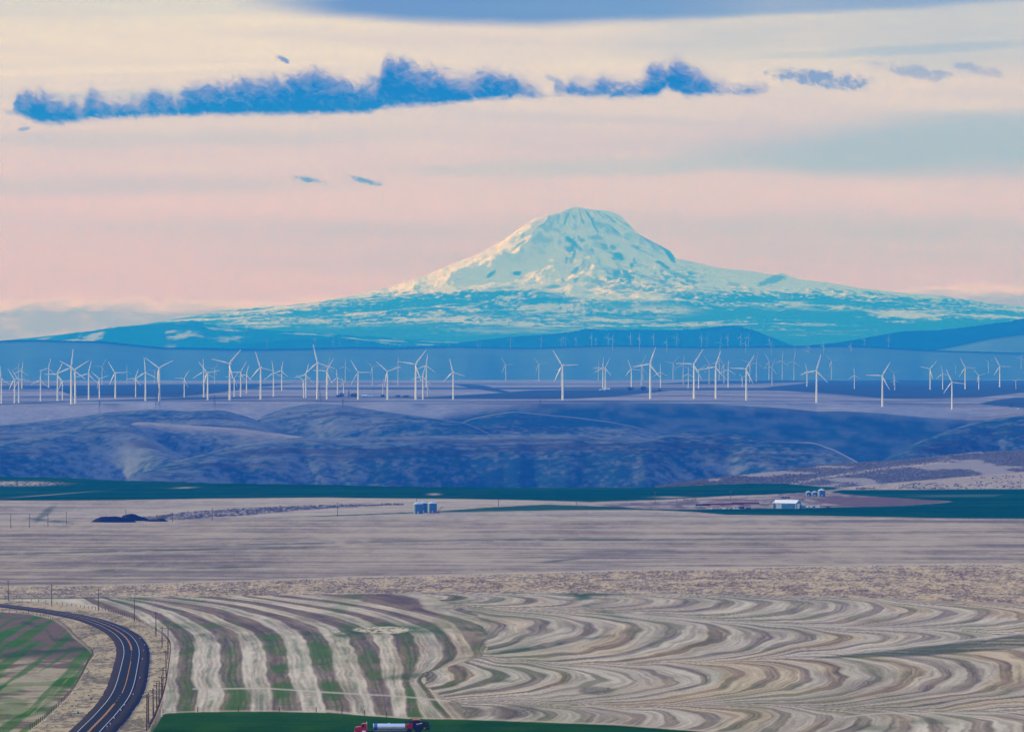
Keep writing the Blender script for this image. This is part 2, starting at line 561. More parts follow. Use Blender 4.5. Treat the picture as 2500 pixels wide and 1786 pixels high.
# -- near part, rows by image row, folded at the crest of each column
nu = len(u_cols)
crest = gE(u_cols)
rowsX, rowsY, rowsZ, rowsU, rowsV = [], [], [], [], []
for D, h in ((-4000, 60), (-300, 14), (-20, 2.2), (0, 1.8), (20, 4.5), (60, 13), (130, 26), (300, 48), (600, 75), (1000, 97), (1150, 102.8)):
    rowsX.append((u_cols - U0) / F * max(1300.0, abs(D))); rowsY.append(np.full(nu, float(D))); rowsZ.append(np.full(nu, CZ - h))
    rowsU.append(u_cols); rowsV.append(np.full(nu, 1800.0))
for v in v_rows:
    vv = np.maximum(v, crest)
    D = D_of_v(vv)
    X = (u_cols - U0) / F * D
    Z = CZ - (vv - V0) / F * D
    # past its crest a column runs on and falls away behind
    over = np.maximum(0.0, crest - v)
    D2 = D + over * 14.0
    X = (u_cols - U0) / F * D2
    Z = Z - over * 2.1 - sstep(0, 12, over) * 6
    bump = (fbm(X / 150.0, D2 / 320.0, 3, 3) - 0.5) * 1.1 * sstep(1790, 1740, v)
    rowsX.append(X); rowsY.append(D2); rowsZ.append(Z + bump * (over <= 0)); rowsU.append(u_cols); rowsV.append(vv)
Dlast = rowsY[-1]
Zlast = rowsZ[-1]
for t in np.linspace(0.12, 1.0, 6):
    D = Dlast * (1 - t) + 8300.0 * t
    z = Zlast * (1 - t) + (CZ - 330.0) * t
    rowsX.append((u_cols - U0) / F * D); rowsY.append(D); rowsZ.append(z); rowsU.append(u_cols); rowsV.append(np.full(nu, 1190.0))
NEAR_ROWS = len(rowsX)
zlip = plateau_z(u_cols, np.full(nu, 10300.0))
for t in np.linspace(0.06, 0.94, 34):              # canyon side rising to the lip
    D = np.full(nu, 8300.0 + (10300 - 8300) * t)
    X = (u_cols - U0) / F * D
    s = t ** 1.35
    z = (CZ - 330.0) * (1 - s) + zlip * s
    g = ridged(X / 420.0 + D / 900.0, D / 1600.0, 4, 91) - 0.5
    z = z + g * 7.0 * math.sin(math.pi * t) ** 0.8
    rowsX.append(X); rowsY.append(D); rowsZ.append(z); rowsU.append(u_cols); rowsV.append(V0 + (CZ - z) / D * F)
for D in np.concatenate([np.arange(10300, 11400, 40), np.arange(11400, 16000, 75), np.arange(16000, 26001, 250)]):
    Da = np.full(nu, float(D))
    z = plateau_z(u_cols, Da)
    rowsX.append((u_cols - U0) / F * Da); rowsY.append(Da); rowsZ.append(z); rowsU.append(u_cols); rowsV.append(V0 + (CZ - z) / Da * F)
rowsX.append((u_cols - U0) / F * 27500.0); rowsY.append(np.full(nu, 27500.0)); rowsZ.append(np.full(nu, CZ - 900.0)); rowsU.append(u_cols); rowsV.append(np.full(nu, 930.0))
GX, GY, GZ, GU, GV = (np.array(a) for a in (rowsX, rowsY, rowsZ, rowsU, rowsV))

# -- colours of the soil and crops (real colours, no light)
STUB, STUB_D = np.array([0.46, 0.43, 0.42]), np.array([0.20, 0.165, 0.15])
GREEN, GREEN2 = np.array([0.003, 0.055, 0.012]), np.array([0.055, 0.115, 0.03])
STRAW, SAGEC = np.array([0.44, 0.37, 0.25]), np.array([0.115, 0.10, 0.095])


def mix(a, b, w):
    return a * (1 - w[..., None]) + b * w[..., None]


bT = curve([(-1500, 1445), (0, 1432), (280, 1428), (500, 1422), (850, 1410), (1130, 1403), (1300, 1398), (1700, 1389), (2100, 1380), (2500, 1376), (4000, 1368)])
bS = curve([(-1500, 1480), (0, 1462), (300, 1457), (600, 1452), (900, 1448), (1100, 1444), (1350, 1446), (1700, 1449), (1900, 1453), (2200, 1463), (2500, 1472), (4000, 1500)])
bG = curve([(-1500, 1800), (369, 1800), (372, 1786), (398, 1744), (410, 1741), (500, 1738), (650, 1737), (800, 1740), (900, 1748), (1000, 1755), (1130, 1757), (1300, 1763), (1500, 1770),
            (1700, 1784), (1800, 1791), (4000, 1850)])
g1 = curve([(-1500, 1222), (0, 1221), (300, 1220), (500, 1217), (800, 1214), (1000, 1216), (1250, 1220), (1440, 1225), (1600, 1220), (1690, 1215), (1790, 1210), (1930, 1205), (1985, 1201), (2030, 1196), (2090, 1186), (2500, 1150), (4000, 1130)])
gH = curve([(1500, 1080), (1575, 1120), (1600, 1189), (1750, 1182), (1840, 1180), (1920, 1180), (2000, 1187), (2060, 1189), (2090, 1186), (2500, 1150), (4000, 1130)])   # top of far green / tan field under the sage hill
gR0 = curve([(2030, 1200), (2055, 1196), (2500, 1193), (4000, 1190)])                        # top of right green strip
gR1 = curve([(2020, 1200), (2060, 1206), (2130, 1212), (2250, 1219), (2330, 1224), (2390, 1226), (2500, 1226), (4000, 1226)])
gL0 = curve([(-1500, 1300), (1300, 1300), (1420, 1241), (1480, 1238), (1600, 1243), (1680, 1243), (2000, 1238), (2200, 1234), (2300, 1227), (2390, 1216), (2500, 1200), (4000, 1200)])
gL1 = curve([(-1500, 1200), (1420, 1238), (1600, 1245), (1700, 1249), (1770, 1255), (1850, 1256), (2000, 1258), (2200, 1262), (2350, 1264), (2500, 1265), (4000, 1270)])
th0 = curve([(0, 1300), (640, 1262), (800, 1258), (958, 1252), (1077, 1247), (1200, 1238), (1275, 1234), (1335, 1231), (1473, 1236), (1592, 1242), (1600, 1260)])
th1 = curve([(0, 1262), (800, 1260.5), (958, 1254.5), (1077, 1250), (1196, 1248), (1354, 1245), (1592, 1244), (2500, 1240)])

LINES = [
    (-1.5, [(180, 1462), (250, 1500), (285, 1535), (300, 1600), (300, 1786)]),
    (0.5, [(250, 1455), (308, 1466), (400, 1494), (455, 1531), (477, 1549), (488, 1574), (483, 1605), (485, 1682), (483, 1737), (480, 1790)]),
    (2, [(250, 1452), (400, 1469), (508, 1494), (572, 1522), (622, 1543), (643, 1568), (652, 1605), (662, 1682), (674, 1737), (690, 1790)]),
    (3, [(330, 1450), (400, 1457), (548, 1475), (634, 1500), (692, 1515), (730, 1540), (751, 1565), (766, 1620), (782, 1682), (800, 1728), (815, 1790)]),
    (4, [(430, 1450), (492, 1457), (585, 1466), (708, 1494), (770, 1509), (825, 1531), (859, 1558), (880, 1617), (905, 1691), (924, 1743), (940, 1790)]),
    (5, [(560, 1450), (646, 1460), (770, 1482), (880, 1506), (920, 1525), (964, 1552), (990, 1632), (985, 1660), (1000, 1750), (1010, 1790)]),
    (6, [(640, 1450), (677, 1454), (831, 1472), (939, 1497), (1028, 1528), (1068, 1549), (1090, 1605), (1050, 1638), (1015, 1662), (1040, 1697), (1090, 1756), (1100, 1790)]),
    (7, [(760, 1449), (819, 1453), (918, 1473), (1050, 1502), (1109, 1519), (1132, 1552), (1165, 1600), (1090, 1632), (1035, 1655), (1070, 1690), (1130, 1756), (1140, 1790)]),
    (8, [(1321, 1448), (1261, 1466), (1093, 1484), (1182, 1504), (1347, 1535), (1479, 1551), (1347, 1565), (1215, 1587), (1274, 1608), (1149, 1634), (1050, 1660), (1100, 1690), (1190, 1722), (1170, 1756), (1180, 1790)]),
    (9, [(1430, 1450), (1380, 1463), (1268, 1489), (1413, 1519), (1578, 1543), (1500, 1557), (1337, 1590), (1397, 1614), (1215, 1656), (1080, 1672), (1125, 1692), (1260, 1722), (1230, 1756), (1240, 1790)]),
    (10, [(1490, 1450), (1538, 1464), (1439, 1484), (1430, 1497), (1700, 1541), (1644, 1553), (1380, 1600), (1446, 1618), (1250, 1660), (1120, 1682), (1190, 1697), (1360, 1726), (1310, 1756), (1320, 1790)]),
    (11, [(1600, 1455), (1700, 1474), (1562, 1501), (1545, 1508), (1760, 1550), (1479, 1604), (1555, 1625), (1479, 1644), (1314, 1684), (1300, 1700), (1430, 1726), (1380, 1758), (1390, 1790)]),
    (12, [(1780, 1452), (1900, 1465), (1750, 1509), (1735, 1517), (1856, 1551), (1740, 1586), (1565, 1610), (1660, 1630), (1550, 1655), (1360, 1690), (1400, 1704), (1530, 1726), (1480, 1762), (1490, 1790)]),
    (13, [(1930, 1455), (2040, 1470), (1925, 1503), (1830, 1517), (1915, 1535), (1961, 1558), (1849, 1600), (1690, 1613), (1765, 1632), (1600, 1667), (1430, 1697), (1490, 1712), (1610, 1730), (1570, 1765), (1580, 1790)]),
    (14, [(2070, 1458), (2175, 1473), (2106, 1510), (1985, 1525), (2014, 1539), (2064, 1564), (1915, 1606), (1790, 1616), (1822, 1636), (1640, 1685), (1570, 1712), (1690, 1735), (1650, 1770), (1660, 1790)]),
    (15, [(2160, 1460), (2265, 1476), (2179, 1522), (2120, 1532), (2190, 1558), (1990, 1616), (1850, 1640), (1870, 1655), (1710, 1690), (1665, 1715), (1780, 1740), (1750, 1775), (1760, 1790)]),
    (16, [(2270, 1464), (2374, 1479), (2262, 1524), (2240, 1532), (2311, 1552), (2130, 1588), (1960, 1625), (1960, 1650), (1810, 1690), (1750, 1712), (1890, 1740), (1860, 1790)]),
    (17, [(2380, 1468), (2476, 1483), (2360, 1522), (2400, 1542), (2430, 1555), (2250, 1590), (2060, 1630), (2070, 1655), (1900, 1690), (1850, 1715), (1990, 1740), (1960, 1790)]),
]
b17 = LINES[-1][1]
for k in range(1, 16):
    LINES.append((17 + k, [(x + 118 * k + 26 * math.sin(k * 1.3 + v * 0.02), v + 5 * math.sin(k * 0.9)) for x, v in b17]))
vg = np.arange(1436, 1800, 1.0)
knots = []
ker = np.exp(-0.5 * (np.arange(-15, 16) / 4.6) ** 2); ker /= ker.sum()
for s, pts in LINES:
    p = np.array(sorted(pts, key=lambda q: q[1]))
    x = np.interp(vg, p[:, 1], p[:, 0])
    xp = np.pad(x, 15, mode='edge')
    knots.append(np.convolve(xp, ker, 'valid'))
KX = np.array(knots)                                  # lines x rows
for i in range(1, len(KX)):
    KX[i] = np.maximum(KX[i], KX[i - 1] + 7.0)
KS = np.array([s for s, _ in LINES], float)


TU = np.arange(-1500, 4000, 4.0)
TS = np.array([np.interp(TU, KX[:, i], KS) for i in range(len(vg))])


def stripe_S(u, v):
    vw = v + (fbm(u / 190.0, v / 60.0, 3, 25) - 0.5) * 13.0 * sstep(1446, 1475, v) * sstep(1000, 1200, u)
    r = np.clip(vw - vg[0], 0, len(vg) - 1.001)
    q = np.clip((u - TU[0]) / 4.0, 0, len(TU) - 1.001)
    i, j = r.astype(int), q.astype(int)
    f, g = r - i, q - j
    return (TS[i, j] * (1 - f) + TS[i + 1, j] * f) * (1 - g) + (TS[i, j + 1] * (1 - f) + TS[i + 1, j + 1] * f) * g


FOLDS = [bS,
         curve([(0, 1462), (1000, 1470), (1180, 1480), (1500, 1498), (1735, 1515), (2000, 1528), (2350, 1537), (2510, 1541), (4000, 1560)]),
         curve([(0, 1600), (1180, 1604), (1400, 1611), (1560, 1612), (1800, 1612), (1950, 1602), (2080, 1593), (2250, 1582), (2510, 1566), (4000, 1585)]),
         curve([(0, 1706), (1250, 1712), (1500, 1720), (1800, 1717), (2060, 1730), (2300, 1738), (2510, 1736), (4000, 1740)]),
         curve([(0, 1775), (1130, 1775), (1500, 1790), (1800, 1810), (4000, 1850)])]


def arc_S(u, v):
    """strips bent over the folds of the land: flat along each fold, swinging right in between"""
    v = v + (fbm(u / 330.0, v / 90.0, 3, 25) - 0.5) * 34.0 * sstep(1448, 1478, v) + (fbm(u / 90.0, v / 30.0, 2, 27) - 0.5) * 7.0
    u = u + (fbm(u / 120.0 + 4.0, v / 26.0, 3, 26) - 0.5) * 70.0
    av = 0.6 + 0.9 * vnoise(u / 420.0, v / 200.0, 431)
    S = np.zeros_like(u)
    amp_ = [(430, 330), (520, 420), (330, 560), (330, 240)]
    for k in range(4):
        a, b = FOLDS[k](u), FOLDS[k + 1](u)
        t = np.clip((v - a) / np.maximum(b - a, 4.0), 0, 1)
        bd = 0.36
        q = np.where(t < bd, (bd - t) / bd, (t - bd) / (1 - bd))
        A = np.where(t < bd, amp_[k][0], amp_[k][1])
        x = u + A * av * (1 - np.sqrt(1 - 0.93 * q * q))
        S = np.where((v >= a) & (v < b), x / (92.0, 104.0, 84.0, 96.0)[k] + 3.37 * k, S)
    return S + 20.0


right_edge = curve([(1440, 1010), (1470, 1090), (1500, 1165), (1550, 1190), (1600, 1185), (1630, 1090), (1645, 1030), (1680, 1050), (1720, 1120), (1760, 1140), (1800, 1150)])


def band(v, a, b, soft=1.0):
    """1 where a <= v <= b"""
    return sstep(-soft, soft, v - a) * sstep(-soft, soft, b - v)


def ell(u, v, uc, vc, ru, rv, tilt=0.0):
    return ((u - uc) / ru) ** 2 + ((v - vc - (u - uc) * tilt) / rv) ** 2


lfence = curve([(1476, -400), (1491, 0), (1498, 79), (1511, 132), (1532, 164), (1556, 185), (1580, 215), (1596, 232), (1609, 219), (1645, 200), (1693, 172), (1751, 114), (1786, 68), (1800, 50)])
rfence = curve([(1463, 0), (1471, 132), (1490, 264), (1511, 330), (1532, 370), (1548, 396), (1569, 416), (1585, 417), (1624, 412), (1677, 404), (1727, 388), (1780, 363), (1800, 355)])


def ground_colour(X, D, u, v):
    n_big = fbm(X / 60.0, D / 220.0, 4, 11)
    n_mid = fbm(X / 9.0, D / 40.0, 4, 12)
    n_fine = fbm(X / 1.3, D / 7.0, 3, 13)
    streak = fbm(X / 260.0 + D / 1500.0, D / 34.0 + X / 900.0, 4, 14)
    streak2 = fbm(X / 90.0 + D / 700.0, D / 12.0 + X / 260.0, 4, 15)
    c = np.zeros(X.shape + (3,)) + STUB
    # ---- stubble fields between the far green and the rough band
    st = np.clip((streak - 0.5) * 1.7 + (streak2 - 0.5) * 1.3 + 0.42 + (n_big - 0.5) * 1.0 + (n_mid - 0.5) * 0.7 + (n_fine - 0.5) * 0.5, 0, 1)
    c = mix(np.array([0.43, 0.37, 0.29]), np.array([0.19, 0.16, 0.13]), st)
    far_pale = band(v, g1(u), 1268 + 0 * v, 3)
    c = mix(c, np.array([0.45, 0.41, 0.36]), far_pale * 0.65 * (1 - st * 0.6))
    darkp = np.exp(-ell(u, v, 1480, 1365, 260, 22, -0.02)) * sstep(0.42, 0.6, streak2) + np.exp(-ell(u, v, 700, 1395, 500, 22)) * 0.8 * sstep(0.35, 0.7, streak)
    c = mix(c, np.array([0.13, 0.12, 0.135]), np.clip(darkp, 0, 1) * 0.55)
    for (uc, vc, ru, rv, tl) in ((300, 1345, 700, 2.2, -0.022), (1500, 1316, 500, 2.2, -0.006), (800, 1325, 400, 1.6, -0.02), (280, 1390, 60, 3, -0.01), (540, 1385, 110, 2.2, -0.03), (1370, 1367, 60, 2.5, -0.1),
                                 (110, 1253, 26, 10, -0.75), (120, 1270, 60, 4, 0.1)):
        c = mix(c, np.array([0.055, 0.10, 0.055]), np.exp(-ell(u, v, uc, vc, ru, rv, tl) ** 2) * 0.7 * sstep(0.3, 0.6, n_mid + 0.15))
    # brushy bank left of centre, behind the gravel
    bank_t = curve([(280, 1262), (375, 1258), (470, 1248), (600, 1240), (720, 1234), (850, 1231), (950, 1230), (1000, 1233)])
    bank_b = curve([(280, 1268), (440, 1268), (520, 1262), (620, 1256), (720, 1246), (850, 1237), (950, 1232), (1000, 1232)])
    w = band(v, bank_t(u), bank_b(u), 1.5) * (u > 280) * (u < 990)
    c = mix(c, mix(np.array([0.30, 0.27, 0.26]), np.array([0.07, 0.07, 0.09]), sstep(0.40, 0.6, n_fine * 0.6 + n_mid * 0.4)), w)
    # ---- green winter wheat strips
    tram = np.exp(-((((D + X * 0.12) / 27.0) % 1.0 - 0.5) / 0.06) ** 2)
    gcol = mix(GREEN, np.array([0.010, 0.085, 0.018]), np.clip(sstep(0.35, 0.7, streak) * 0.8 + (n_mid - 0.5) * 0.9, 0, 1))
    gcol = mix(gcol, np.array([0.05, 0.07, 0.035]), tram * 0.18 * sstep(0.4, 0.6, streak2))
    w = band(v, gH(u) * (u > 1500) + (u <= 1500) * 1000.0, g1(u), 0.9)
    pale = np.clip(np.exp(-ell(u, v, 40, 1180, 110, 6) ** 2) * 1.0 * sstep(0.35, 0.5, n_fine) + np.exp(-ell(u, v, 450, 1190, 24, 1.2, -0.03)) + np.exp(-ell(u, v, 1060, 1206, 14, 2)) + np.exp(-ell(u, v, 1635, 1213, 34, 1.6)) + np.exp(-ell(u, v, 120, 1207, 90, 1.0, -0.08)) * 0.6, 0, 1)
    c = mix(c, mix(gcol, np.array([0.40, 0.36, 0.34]), pale), w)
    # farm yard on the right
    yard = band(v, g1(u), gL0(u), 1.0) * sstep(1440, 1500, u)
    ycol = mix(np.array([0.15, 0.125, 0.125]), np.array([0.36, 0.32, 0.30]), sstep(0.42, 0.62, streak2 * 0.5 + n_mid * 0.5))
    ycol = mix(ycol, np.array([0.42, 0.37, 0.33]), band(v, g1(u) + 0.5, g1(u) + 5, 1.5) * (u < 1900) * 0.8)
    plow = (1 - sstep(0.75, 1.1, ell(u, v, 2170, 1227, 190, 13, 0.035)))
    ycol = mix(ycol, mix(np.array([0.12, 0.085, 0.095]), np.array([0.17, 0.13, 0.13]), n_mid), plow)
    c = mix(c, ycol, yard)
    # tan field and sage slope under the right hill
    tan = band(v, gH(u), gR0(u), 0.8) * sstep(2035, 2060, u)
    tcol = mix(np.array([0.40, 0.35, 0.31]), np.array([0.16, 0.15, 0.16]), sstep(0.52, 0.66, n_mid * 0.55 + n_fine * 0.45) * 0.8)
    up_ = band(v, gH(u), gH(u) + 17 - (u - 2090) * 0.0, 3)
    tcol = mix(tcol, mix(np.array([0.42, 0.37, 0.33]), np.array([0.30, 0.26, 0.24]), streak), up_ * sstep(2150, 2260, u))
    c = mix(c, tcol, tan)
    sage = sstep(0.7, -0.7, v - gH(u)) * (u > 1560)
    lightp = sstep(0.50, 0.66, fbm(X / 55.0, D / 160.0, 4, 19))
    scol = mix(np.array([0.09, 0.105, 0.14]), np.array([0.29, 0.275, 0.30]), np.clip(lightp + sstep(0.55, 0.75, n_fine) * 0.45, 0, 1))
    road_ = np.exp(-((v - np.interp(u, [1940, 2010, 2100, 2160, 2300], [1180, 1166, 1152, 1143, 1128])) / 3.0) ** 2) * (u > 1930) * (u < 2320)
    scol = mix(scol, np.array([0.44, 0.39, 0.36]), np.clip(road_ * 0.8, 0, 1))
    c = mix(c, scol, sage)
    # right green strips
    w = band(v, gR0(u), gR1(u), 0.9) * sstep(2022, 2034, u)
    c = mix(c, mix(gcol, np.array([0.12, 0.15, 0.12]), band(v, gR0(u) + 14, gR0(u) + 18, 2) * 0.6 * sstep(2200, 2300, u)), w)
    w = band(v, gL0(u), gL1(u), 0.9) * (u > 1440)
    c = mix(c, gcol, w)
    w = band(v, th0(u), th1(u), 0.7) * (u < 1600)
    c = mix(c, gcol * 1.2, w * 0.95)
    # ---- rough grassland band
    rough = band(v, bT(u), bS(u), 1.4)
    rl = sstep(0.36, 0.64, n_fine * 0.65 + n_mid * 0.35)
    rcol = mix(np.array([0.17, 0.125, 0.10]), np.array([0.56, 0.45, 0.29]), rl)
    rcol = mix(rcol, np.array([0.52, 0.48, 0.40]), sstep(0.55, 0.7, streak2) * 0.5)
    c = mix(c, rcol, rough)
    c = mix(c, np.array([0.48, 0.42, 0.34]), band(v, bT(u) - 3, bT(u) + 1.5, 1.2) * 0.8)
    # ---- contour strips of the near field
    near = sstep(-0.8, 0.8, v - bS(u))
    S = stripe_S(u, v)
    S = np.where(u > right_edge(v) + (n_mid - 0.5) * 30, arc_S(u, v), S)
    S = S + (fbm(X / 26.0, D / 110.0, 3, 21) - 0.5) * 0.16 + (fbm(X / 5.0, D / 40.0, 2, 29) - 0.5) * 0.06
    ph = S - np.floor(S)
    wid = 0.47 + (vnoise(np.floor(S) * 1.7, S * 0 + 0.3, 90) - 0.5) * 0.20 + (fbm(X / 60., D / 240., 2, 91) - 0.5) * 0.25
    wid = wid - 0.08 * sstep(980, 1250, u)
    light = sstep(wid - 0.035, wid + 0.035, ph) * sstep(1.0, 0.95, ph)
    strength = 0.74 + 0.8 * (fbm(X / 40.0, D / 160.0, 3, 22) - 0.5)
    drill = 0.5 + 0.5 * np.sin(S * 2 * np.pi * 9.0 + (n_mid - 0.5) * 5)
    track = np.exp(-((ph - 0.18) / 0.03) ** 2) + np.exp(-((ph - 0.31) / 0.03) ** 2)
    ns = fbm(S * 11.0, D / 70.0, 4, 95)
    ns2 = fbm(S * 3.0, D / 150.0, 3, 96)
    lc = mix(np.array([0.62, 0.57, 0.47]), np.array([0.42, 0.37, 0.285]), np.clip((1 - drill) * 0.35 + (ns - 0.42) * 2.6 + (n_fine - 0.5) * 0.5, 0, 1))
    dc = mix(np.array([0.23, 0.18, 0.13]), np.array([0.125, 0.10, 0.085]), np.clip(drill * 0.3 + (ns - 0.5) * 2.4 + (n_mid - 0.5) * 0.8 + 0.3, 0, 1))
    dc = mix(dc, np.array([0.30, 0.24, 0.155]), sstep(0.5, 0.75, fbm(X / 35.0, D / 70.0, 3, 27)) * 0.8 * sstep(1250, 1500, u))
    dc = mix(dc, np.array([0.085, 0.075, 0.08]), np.clip(track, 0, 1) * 0.5 * sstep(0.42, 0.55, fbm(X / 30.0, D / 140.0, 2, 23)))
    rgt = sstep(980, 1250, u)
    bar = (vnoise(S * 2.1, D / 700.0, 401) - 0.5) * 0.35 + (vnoise(S * 4.7, D / 300.0, 402) - 0.5) * 0.7 + (vnoise(S * 10.3, D / 160.0, 403) - 0.5) * 0.75 + (vnoise(S * 23.0, D / 90.0, 404) - 0.5) * 0.5
    wave_ = light * (strength + (ns2 - 0.5) * 0.9) * 1.1
    lev = wave_ * (1 - 0.10 * rgt) + 0.06 * rgt + bar * (0.34 + 0.30 * rgt) + (n_fine - 0.5) * 0.35 + (drill - 0.5) * 0.34 * (1 - rgt) * sstep(1500, 1560, v)
    lev = lev * (1 - 0.36 * rgt) + 0.22 * rgt
    scol = mix(dc, lc, np.clip(lev, 0, 1))
    tint = sstep(0.50, 0.66, vnoise(S * 1.37 + 3.0, D / 900.0, 405) * 0.6 + fbm(X / 50.0, D / 200.0, 3, 406) * 0.4)
    scol = mix(scol, scol * np.array([1.05, 0.97, 0.84]), tint * (0.35 + 0.65 * rgt))
    fs_ = np.floor(S)
    on_ = sstep(0.45, 0.6, vnoise(fs_ * 3.1, D / 260.0, 411))
    trk = np.exp(-((ph - 0.20) / 0.016) ** 2) + np.exp(-((ph - 0.32) / 0.016) ** 2) + 0.7 * np.exp(-((ph - 0.70) / 0.012) ** 2)
    scol = mix(scol, np.array([0.07, 0.065, 0.05]), np.clip(trk * on_, 0, 1) * 0.6)
    gleft = sstep(1450, 800, u)
    grn = sstep(0.50, 0.64, fbm(X / 14.0, D / 120.0, 4, 24)) * (0.45 + 0.55 * gleft)
    mid_dark = np.exp(-((ph - 0.22) / 0.16) ** 2) * gleft * sstep(1530, 1570, v)
    mid_light = np.exp(-((ph - 0.74) / 0.07) ** 2) * gleft
    scol = mix(scol, np.array([0.065, 0.145, 0.022]), np.clip(grn * 0.55 * (1 - light * 0.55) + mid_dark * 0.62 * sstep(0.36, 0.56, fbm(X / 10., D / 60., 3, 28)), 0, 0.85))
    scol = mix(scol, np.array([0.12, 0.19, 0.10]), np.clip(mid_light * 0.55 * sstep(0.4, 0.6, n_mid), 0, 1))
    # headland lines, gullies, the stony island, bushy spots
    for pts in ([(470, 1680), (650, 1680), (800, 1690), (980, 1700), (1100, 1712)], [(1500, 1498), (1735, 1515), (2000, 1528), (2200, 1533), (2350, 1537)],
                [(1950, 1600), (2080, 1588), (2250, 1572), (2400, 1556), (2510, 1542)], [(2060, 1752), (2150, 1742), (2300, 1742), (2420, 1744), (2510, 1738)], [(660, 1740), (800, 1735), (900, 1746), (1000, 1754)]):
        cv = curve(pts)
        w = np.exp(-((v - cv(u)) / 1.7) ** 2) * (u > pts[0][0]) * (u < pts[-1][0])
        scol = mix(scol, np.array([0.52, 0.48, 0.42]), w * 0.85)
    dk = band(v, curve([(1980, 1605), (2250, 1579), (2500, 1548), (3000, 1520)])(u), curve([(1980, 1606), (2250, 1600), (2500, 1580), (3000, 1560)])(u), 2.5) * (u > 1990)
    scol = mix(scol, np.array([0.055, 0.085, 0.045]), dk * 0.8 * sstep(0.3, 0.55, streak2 + 0.1))
    for (uc, vc, ru, rv, tl, a) in ((1425, 1460, 28, 20, 0.5, 0.8), (1440, 1449, 90, 4, 0.0, 0.8), (1460, 1484, 60, 10, 0.35, 0.5), (955, 1537, 130, 12, 0.0, 0.85), (1160, 1540, 40, 12, 0.2, 0.6), (835, 1548, 22, 9, 0.2, 0.8), (1320, 1578, 200, 4.5, -0.16, 0.8),
                                    (1010, 1650, 80, 8, -0.1, 0.6), (770, 1551, 28, 6, 0.2, 0.6), (1080, 1480, 40, 4, 0.0, 0.5), (2140, 1776, 60, 8, 0, 0.5), (2260, 1760, 80, 8, 0.05, 0.5), (470, 1540, 60, 8, 0.4, 0.6), (1230, 1665, 30, 6, 0, 0.5)):
        w = np.exp(-ell(u, v, uc, vc, ru, rv, tl) ** 1.5) * a * sstep(0.25, 0.5, n_mid)
        scol = mix(scol, np.array([0.020, 0.085, 0.014]), np.clip(w, 0, 1))
    isl = ell(u, v, 936, 1537, 70, 8.5)
    scol = mix(scol, mix(np.array([0.55, 0.52, 0.38]), np.array([0.16, 0.13, 0.09]), sstep(0.5, 0.62, n_fine)), 1 - sstep(0.75, 1.15, isl + (n_mid - 0.5) * 0.8))
    for (uc, vc, ru, rv) in ((1455, 1688, 46, 12), (1256, 1736, 66, 18)):
        e = ell(u, v, uc, vc, ru, rv) + (n_mid - 0.5) * 1.2
        scol = mix(scol, mix(np.array([0.10, 0.07, 0.065]), np.array([0.05, 0.075, 0.03]), n_fine), (1 - sstep(0.5, 1.3, e)) * 0.5)
    c = mix(c, scol, near)
    c = mix(c, np.array([0.040, 0.085, 0.035]), band(v, bS(u) - 1.2, bS(u) + 1.6, 0.8) * sstep(320, 250, u) * 0.8)
    # ---- left of the road
    between = sstep(-2, 2, u - lfence(v)) * sstep(2, -2, u - rfence(v)) * sstep(1459, 1464, v)
    vg_ = mix(np.array([0.47, 0.39, 0.25]), np.array([0.20, 0.17, 0.12]), sstep(0.45, 0.62, n_fine * 0.5 + n_mid * 0.5))
    c = mix(c, vg_, between)
    left = sstep(2, -2, u - lfence(v)) * sstep(1487, 1495, v)
    lcol = mix(np.array([0.17, 0.125, 0.10]), np.array([0.38, 0.34, 0.23]), sstep(1598, 1620, v + (n_mid - 0.5) * 10) * sstep(0.38, 0.55, streak2 * 0.4 + n_mid * 0.6))
    wv = sstep(0.48, 0.62, fbm((X + D * 0.045) / 3.2, D / 260.0, 4, 33)) * 0.8 + sstep(0.55, 0.66, fbm(X / 18.0, D / 60.0, 3, 34)) * 0.5
    lcol = mix(lcol, np.array([0.050, 0.15, 0.014]), np.clip(wv * 0.95, 0, 1))
    gb = np.exp(-(((v - np.interp(u, [0, 100, 180, 240], [1600, 1588, 1584, 1580])) / 8.0) ** 2)) + np.exp(-((v - np.interp(u, [0, 50, 110, 130], [1508, 1515, 1530, 1560])) / 5.0) ** 2) * 0.8
    lcol = mix(lcol, np.array([0.02, 0.085, 0.025]), np.clip(gb, 0, 1) * 0.75 * sstep(0.3, 0.5, n_mid))
    c = mix(c, lcol, left)
    for fc in (lfence, rfence):
        w = np.exp(-((u - fc(v)) / 4.0) ** 2) * sstep(1466, 1474, v)
        c = mix(c, np.array([0.55, 0.46, 0.33]), w * 0.8 * (0.4 + 0.6 * n_mid))
    # ---- near green strip at the bottom
    w = sstep(-0.8, 0.8, v - bG(u))
    c = mix(c, np.array([0.50, 0.43, 0.30]), np.exp(-((v - bG(u) + 2.2) / 1.6) ** 2) * 0.7 * (u > 395))
    ng = mix(np.array([0.008, 0.060, 0.001]), np.array([0.030, 0.105, 0.003]), np.clip(sstep(0.35, 0.7, streak) * 0.7 + (n_mid - 0.5) * 1.0, 0, 1))
    tram2 = np.exp(-((((X + D * 0.9) / 24.0) % 1.0 - 0.5) / 0.035) ** 2) + np.exp(-((((X + D * 0.9) / 24.0) % 1.0 - 0.58) / 0.035) ** 2)
    ng = mix(ng, np.array([0.05, 0.06, 0.02]), np.clip(tram2, 0, 1) * 0.3)
    c = mix(c, ng, w)
    return c


